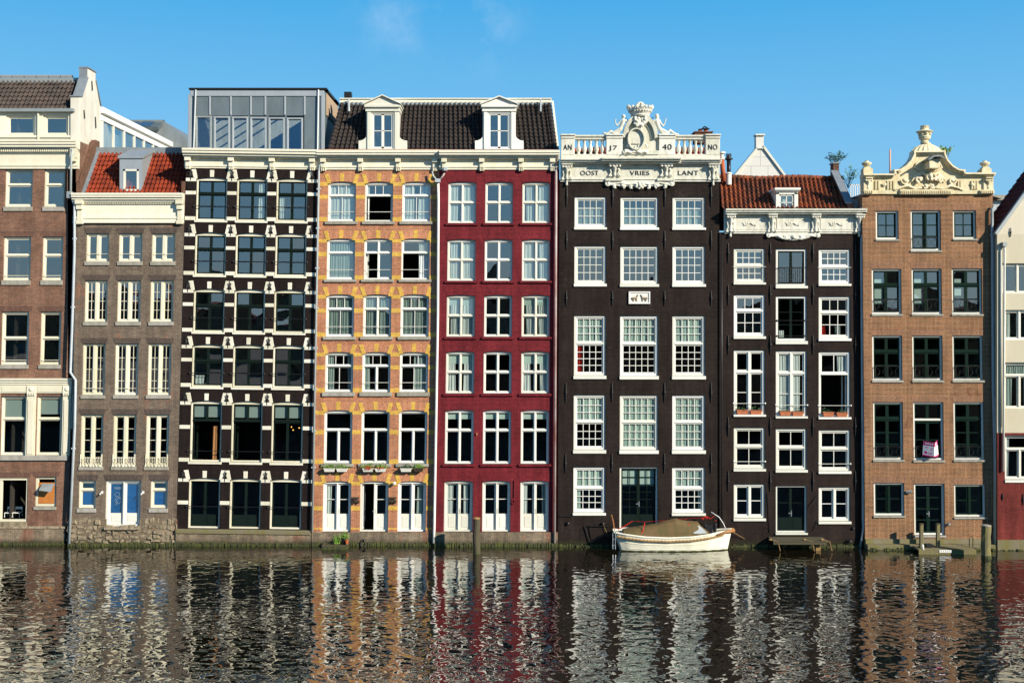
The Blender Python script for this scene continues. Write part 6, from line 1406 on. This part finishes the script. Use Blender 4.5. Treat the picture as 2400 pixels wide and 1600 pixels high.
# ------------------------------------------------------------------ posts, landings
def pile(name, px, pt, pb, y, r, label, mossy, sq=False):
    b = P(px, pb, y); g = thing(name, (b.x, y, 0), label, 'mooring post', 'mooring posts')
    zt = P(px, pt, y).z; m = MB(); n = 12; vs = []
    for i in range(9):
        z = lerp(-.6, zt, i / 8)
        for k in range(n):
            a = 6.283 * k / n; rr = r * (1 + random.uniform(-.07, .07)); vs.append((b.x + .02 * math.sin(i) + rr * math.cos(a), y + rr * math.sin(a), z + (random.uniform(-.02, .03) if i == 8 else 0)))
    m.add(vs, [(i * n + k, i * n + (k + 1) % n, (i + 1) * n + (k + 1) % n, (i + 1) * n + k) for i in range(8) for k in range(n)] + [tuple(range(8 * n, 9 * n))]); m.build('post', mossy, g)
    m = MB(); m.lathe((b.x + .01, y), [(r * 1.04, -.3), (r * 1.06, .05), (r * 1.02, .16)], 12); m.build('waterline_band', 'algae', g)
    m = MB(); m.lathe((b.x, y), [(r * 1.08, zt - .02), (r * 1.08, zt + .02), (r * .5, zt + .05)], 12); m.build('post_cap', 'ledge' if mossy == 'woodY' else 'rope', g)
    return g
pile('mooring_post', 1117, 1214, 1296, -2.25, .175, 'thick grey wooden mooring post in front of the red painted house', 'wood')
pile('mooring_post', 2311, 1231, 1308, -3.3, .225, 'thick mossy timber mooring post near the right edge of the tan brick house', 'woodY')
lp = thing('wooden_landing', (P(1869, 1262, -1.3).x, -1.3, 0), 'narrow wooden landing platform under the door of the dark tiled roof house', 'landing')
for k in range(5):
    mb = MB(); y = -.70 - k * .22; mb.box(P(1806, 0, -1.2).x, P(1934, 0, -1.2).x, y - .20, y, .48, .53); mb.build('plank', 'wood', lp)
mb = MB(); mb.box(P(1806, 0, -1.2).x, P(1930, 0, -1.2).x, -1.84, -1.76, .37, .47); mb.build('edge_beam', 'wood', lp)
for px in (1915, 1842):
    mb = MB(); x = P(px, 0, -1.3).x
    if px == 1915: mb.box(x - .12, x + .12, -1.55, -1.3, -.5, .46)
    else: mb.tube([(x, -.68, -.1), (x, -1.6, .44)], .05, 6)
    mb.build('support', 'rope', lp)
for px in (1806, 1886, 1927):
    mb = MB(); c = P(px, 1258, -1.7); mb.ball((c.x, -1.65, .58), .09, (1, .8, .6)); mb.tube([(c.x + .1, -1.7, .56), (c.x + .35, -1.8, .5), (c.x + .45, -1.86, .05)], .02, 5); mb.build('mooring_line', 'rope', lp)
jt = thing('timber_jetty', (P(2215, 1290, -2.0).x, -2.0, 0), 'low mossy timber jetty below the green glass doors of the tan brick house', 'jetty')
mb = MB(); mb.box(P(2150, 0, -2.2).x, P(2284, 0, -2.2).x, -2.35, -1.50, .16, .24); mb.build('deck', 'concrete', jt)
mb = MB(); mb.box(P(2150, 0, -2.2).x, P(2284, 0, -2.2).x, -2.42, -2.34, -.1, .22); mb.build('edge_beam', 'woodY', jt)
mb = MB(); mb.box(P(2201, 0, -2.4).x, P(2229, 0, -2.4).x, -2.45, -2.425, .10, .22); pl = mb.build('white_plate', 'signwhite', jt)
mb = MB()
for k in range(5): a_ = P(2203 + k * 5.2, 0, -2.4).x; mb.box(a_ + .02, a_ + .07, -2.455, -2.452, .13, .19)
mb.build('plate_marks', 'ledge', pl)
mb = MB(); mb.ball((P(2159, 0, -2).x, -2.2, .34), .10, (.7, .7, 1.3)); mb.ball((P(2159, 0, -2).x, -2.3, .2), .07); mb.build('white_bollard', 'white2', jt)
mb = MB(); mb.box(P(2170, 0, -2).x, P(2186, 0, -2).x, -2.0, -1.7, .24, .42); mb.build('black_crate', 'black', jt, bevel=.03)
mb = MB(); x = P(2276, 0, -1.8).x; mb.tube([(x - .09, -1.8, .24), (x - .09, -1.8, .7), (x, -1.8, .8), (x + .09, -1.8, .7), (x + .09, -1.8, .2)], .022, 6); mb.build('grab_rail', 'iron', jt)
for i, px in enumerate((2159, 2198)):
    g = thing('slim_post', (P(px, 1270, -1.9).x, -1.9, 0), ('left' if i == 0 else 'right') + ' one of the two slim timber posts standing on the jetty', 'post', 'slim jetty posts')
    mb = MB(); b = P(px, 1228, -1.9); mb.box(b.x - .085, b.x + .085, -2.0, -1.83, -.3, b.z); mb.build('shaft', 'woodY', g, bevel=.015); mb = MB(); mb.lathe((b.x, -1.915), [(.12, b.z), (.12, b.z + .03), (.03, b.z + .06)], 10); mb.build('cap', 'wood', g)
# planter raft and its pots
rf = thing('planter_raft', (P(788, 1275, -.9).x, -.9, 0), 'small dark floating timber planter against the orange brick house wall', 'raft')
mb = MB(); a_, b_ = P(757, 0, -.9).x, P(816, 0, -.9).x; mb.box(a_, b_, -1.25, -.5, -.1, .16); mb.build('float', 'algae', rf)
mb = MB(); mb.box(a_, b_, -1.27, -1.2, .14, .22); mb.box(a_, b_, -.55, -.48, .14, .22); mb.box(a_, a_ + .08, -1.2, -.55, .14, .22); mb.box(b_ - .08, b_, -1.2, -.55, .14, .22); mb.build('rim', 'wood', rf)
def clump(mb, c, rx, ry, rz, n, s):
    n = int(n * 1.6)
    for _ in range(n):
        v = Vector((random.gauss(0, .45) * rx, random.gauss(0, .45) * ry, abs(random.gauss(0, .5)) * rz)); mb.leaf(Vector(c) + v, s * random.uniform(.6, 1.3))
g = thing('reed_clump', (P(790, 0, -.85).x, -.85, .2), 'bright green upright reeds growing in the floating planter', 'plant')
mb = MB()
for _ in range(40):
    b = Vector((P(790, 0, -.85).x + random.uniform(-.14, .14), -.85 + random.uniform(-.1, .1), .2)); t = b + Vector((random.uniform(-.18, .18), random.uniform(-.1, .1), random.uniform(.3, .6))); w_ = Vector((.014, 0, 0)); mb.add([b - w_, b + w_, t], [(0, 1, 2)])
mb.build('foliage', 'leaf', g)
g = thing('black_plant_pot', (P(806, 0, -.8).x, -.8, .2), 'black plastic pot with a leafy bright green plant on the floating planter', 'plant pot')
mb = MB(); x = P(806, 0, -.8).x; mb.lathe((x, -.8), [(.11, .2), (.15, .46), (.165, .46), (.165, .50), (.12, .48)], 14); mb.build('pot', 'black', g); mb = MB(); clump(mb, (x, -.8, .5), .2, .15, .28, 130, .05); mb.build('foliage', 'leaf', g)
g = thing('orange_plant_pot', (P(813.5, 0, -.9).x, -.95, .2), 'small orange pot at the right end of the floating planter', 'plant pot')
mb = MB(); x = P(813, 0, -.9).x; mb.lathe((x, -.95), [(.06, .2), (.09, .38), (.10, .38), (.10, .42)], 12); mb.build('pot', 'potred', g); mb = MB(); clump(mb, (x, -.95, .4), .06, .05, .08, 20, .03); mb.build('foliage', 'leaf', g)
# trough planters under the orange house windows
def trough(h, x0, x1, yt, yb, mat, label, grp, lv, out=.34, d0=.12, fl=0, name='window_box', dens=110):
    c = h.p((x0 + x1) / 2, yb, -(out + d0) / 2); g = thing(name, c, label, 'planter', grp)
    mb = MB(); i_ = 1.8
    f4 = [h.p(x0 + i_, yb, 0), h.p(x1 - i_, yb, 0), h.p(x1, yt, 0), h.p(x0, yt, 0)]
    mb.hexa([Vector((v.x, h.y - out + (.03 if k < 2 else 0), v.z)) for k, v in enumerate(f4)] + [Vector((v.x, h.y - d0, v.z)) for v in f4]); h.fb(mb, x0 - .6, yt - 1, x1 + .6, yt + 1, -out - .02, -d0 + .01); mb.build('box', mat, g, bevel=.01)
    mb = MB(); h.fb(mb, x0 + 1, yt - 2, x1 - 1, yt - .9, -out + .02, -d0 - .02); mb.build('earth', 'soil', g)
    if dens:
        mb = MB(); cx_ = h.p((x0 + x1) / 2, yt, -(out + d0) / 2); clump(mb, cx_, (x1 - x0) / S * .66, .13, .22, dens, .05)
        for _ in range(dens // 8):
            b = cx_ + Vector((random.uniform(-.5, .5) * (x1 - x0) / S, random.uniform(-.06, .06), 0)); t = b + Vector((random.uniform(-.06, .06), 0, random.uniform(.1, .32))); mb.add([b - Vector((.01, 0, 0)), b + Vector((.01, 0, 0)), t], [(0, 1, 2)])
        mb.build('foliage', lv, g)
    if fl:
        mb = MB()
        for _ in range(fl): mb.ball(cx_ + Vector((random.gauss(0, .3) * (x1 - x0) / S * .8, -.1 - random.uniform(0, .08), random.uniform(-.02, .14))), .022)
        mb.build('flowers', 'flower', g)
sh = -11.5 * .87 + 1
td = [(771, 797, 'left trough planter under the left window of the orange brick house', 'leaf', 0, 120), (800.5, 826, 'right trough planter under the left window of the orange brick house', 'leaf', 0, 90),
      (861, 886, 'red flowered left trough under the middle window of the orange brick house', 'leaf', 26, 130), (890, 915.5, 'bushy right trough under the middle window of the orange brick house', 'leaf', 16, 170),
      (949, 975, 'sparsely planted left trough under the right window of the orange brick house', 'leafD', 0, 60), (979, 1002, 'yellow green right trough under the right window of the orange brick house', 'leaf', 0, 110)]
for k, (x0, x1, lb, lv, fl, dn) in enumerate(td):
    trough(DH, x0, x1, 1096 + (k % 2) * .5, 1103.5, 'white' if k < 5 else 'soil', lb, 'trough planters under the orange house windows', lv, fl=fl, dens=dn)
tg_ = [(1726, 1753, 961, 'left'), (1758, 1785, 962, 'right'), (1827, 1853, 964, 'left'), (1856.5, 1882.5, 965, 'right'), (1928, 1954, 966, 'left'), (1960, 1986, 967, 'right')]
for k, (x0, x1, yt, sd_) in enumerate(tg_):
    trough(G_, x0, x1, yt, yt + 9.5, 'terra', '%s terracotta box on the %s tall window sill of the dark tiled roof house' % (sd_, ('left', 'middle', 'right')[k // 2]), 'terracotta boxes on the window sills', 'leafD', out=.09, d0=-.10, dens=16)
# estate agent sign hung in the window of house H
sg = thing('estate_agent_sign', H.p(2166, 1050, -.2), 'folded magenta and white letting sign hung in the middle window of the tan brick house', 'sign')
def sq_(px, py, d): return H.p(px - 6, py, d)
A0, B0, C0 = [(2165, 1032, -.10), (2185, 1035, -.42), (2196, 1031, -.12)], [(2162, 1066, -.10), (2184, 1069, -.42), (2199, 1066.5, -.12)], None
def onp(s, u, v, off=0):
    a, b = A0[s], A0[s + 1]; c, d = B0[s], B0[s + 1]
    t = [lerp(a[i], b[i], u) for i in range(3)]; q = [lerp(c[i], d[i], u) for i in range(3)]; r = [lerp(t[i], q[i], v) for i in range(3)]; return sq_(r[0], r[1], r[2] - off)
def panel(m, s, u0, u1, v0, v1, o0, o1): m.hexa([onp(s, u0, v1, o1), onp(s, u1, v1, o1), onp(s, u1, v0, o1), onp(s, u0, v0, o1), onp(s, u0, v1, o0), onp(s, u1, v1, o0), onp(s, u1, v0, o0), onp(s, u0, v0, o0)])
mb = MB()
for s in (0, 1): panel(mb, s, 0, 1, 0, 1, 0, .02)
mb.build('board', 'signwhite', sg)
mb = MB()
for s in (0, 1): panel(mb, s, 0, 1, 0, .27, .021, .026); panel(mb, s, 0, 1, .92, 1, .021, .026)
panel(mb, 0, .18, .9, .38, .43, .021, .026); panel(mb, 0, .30, .85, .50, .55, .021, .026); panel(mb, 0, .15, .38, .66, .84, .021, .026); panel(mb, 0, .45, .85, .70, .74, .021, .026); panel(mb, 0, .45, .8, .80, .84, .021, .026)
mb.build('magenta_print', 'magenta', sg)
mb = MB()
for k in range(4): panel(mb, 0, .14 + k * .2, .27 + k * .2, .08, .19, .027, .031)
for k in range(2): panel(mb, 1, .15 + k * .35, .4 + k * .35, .08, .19, .027, .031)
mb.build('white_lettering', 'signwhite', sg)
mb = MB(); mb.tube([onp(0, .05, 1, 0), onp(0, .05, 1, 0) + Vector((0, .2, -.15))], .012, 4); mb.tube([onp(1, .95, 1, 0), onp(1, .95, 1, 0) + Vector((0, .2, -.15))], .012, 4); mb.build('bracket', 'steel', sg)
# two white chairs in the opening of house A
def chair(px, label, rot=0):
    b = A.p(px, 1217, .75); g = thing('white_chair', b, label, 'chair', 'white chairs in the opening')
    def bx_(name, x0, x1, y0, y1, z0, z1):
        m = MB(); m.box(b.x + x0, b.x + x1, b.y + y0, b.y + y1, b.z + z0, b.z + z1); m.build(name, 'white2', g, bevel=.01)
    bx_('seat', -.2, .2, -.2, .2, .22, .26); bx_('backrest', -.19, .19, .17, .2, .38, .52)
    for sx in (-1, 1):
        for sy in (-1, 1): bx_('leg', sx * .18 - .015, sx * .18 + .015, sy * .18 - .015, sy * .18 + .015, 0, .22 if sy < 0 else .52)
chair(46, 'white chair at the right in the dark ground floor opening of the brown brick house'); chair(27, 'white chair at the left in the dark ground floor opening of the brown brick house')
# ------------------------------------------------------------------ houses across the canal (seen only in the window panes)
xx = -150
k = 0
while xx < 150:
    w_ = random.uniform(14, 24); hh = random.uniform(11, 16); g = thing('opposite_house', (xx + w_ / 2, -190, 1.5), 'plain brick house across the canal behind the viewpoint', 'house', 'houses across the canal')
    m = MB(); m.prism([(xx, 1.5), (xx + w_, 1.5), (xx + w_, hh), (xx + w_ * .5, hh + 4), (xx, hh)], -200, -190); m.build('wall', 'oldbrick' if k % 2 else 'brickH', g)
    m = MB(); m.hexa([(xx - .2, -189.8, hh), (xx + w_ / 2, -189.8, hh + 4), (xx + w_ / 2, -189.8, hh + 4.3), (xx - .2, -189.8, hh + .3), (xx - .2, -200, hh), (xx + w_ / 2, -200, hh + 4), (xx + w_ / 2, -200, hh + 4.3), (xx - .2, -200, hh + .3)])
    m.hexa([(xx + w_ / 2, -189.8, hh + 4), (xx + w_ + .2, -189.8, hh), (xx + w_ + .2, -189.8, hh + .3), (xx + w_ / 2, -189.8, hh + 4.3), (xx + w_ / 2, -200, hh + 4), (xx + w_ + .2, -200, hh), (xx + w_ + .2, -200, hh + .3), (xx + w_ / 2, -200, hh + 4.3)]); m.build('roof', 'tileI', g)
    for a_ in range(3):
        for b_ in range(3):
            m = MB(); m.box(xx + w_ * (.14 + a_ * .28), xx + w_ * (.14 + a_ * .28) + 1.6, -190, -189.95, 3 + b_ * 3.3, 5 + b_ * 3.3); m.build('window', 'glassD', g)
    xx += w_; k += 1
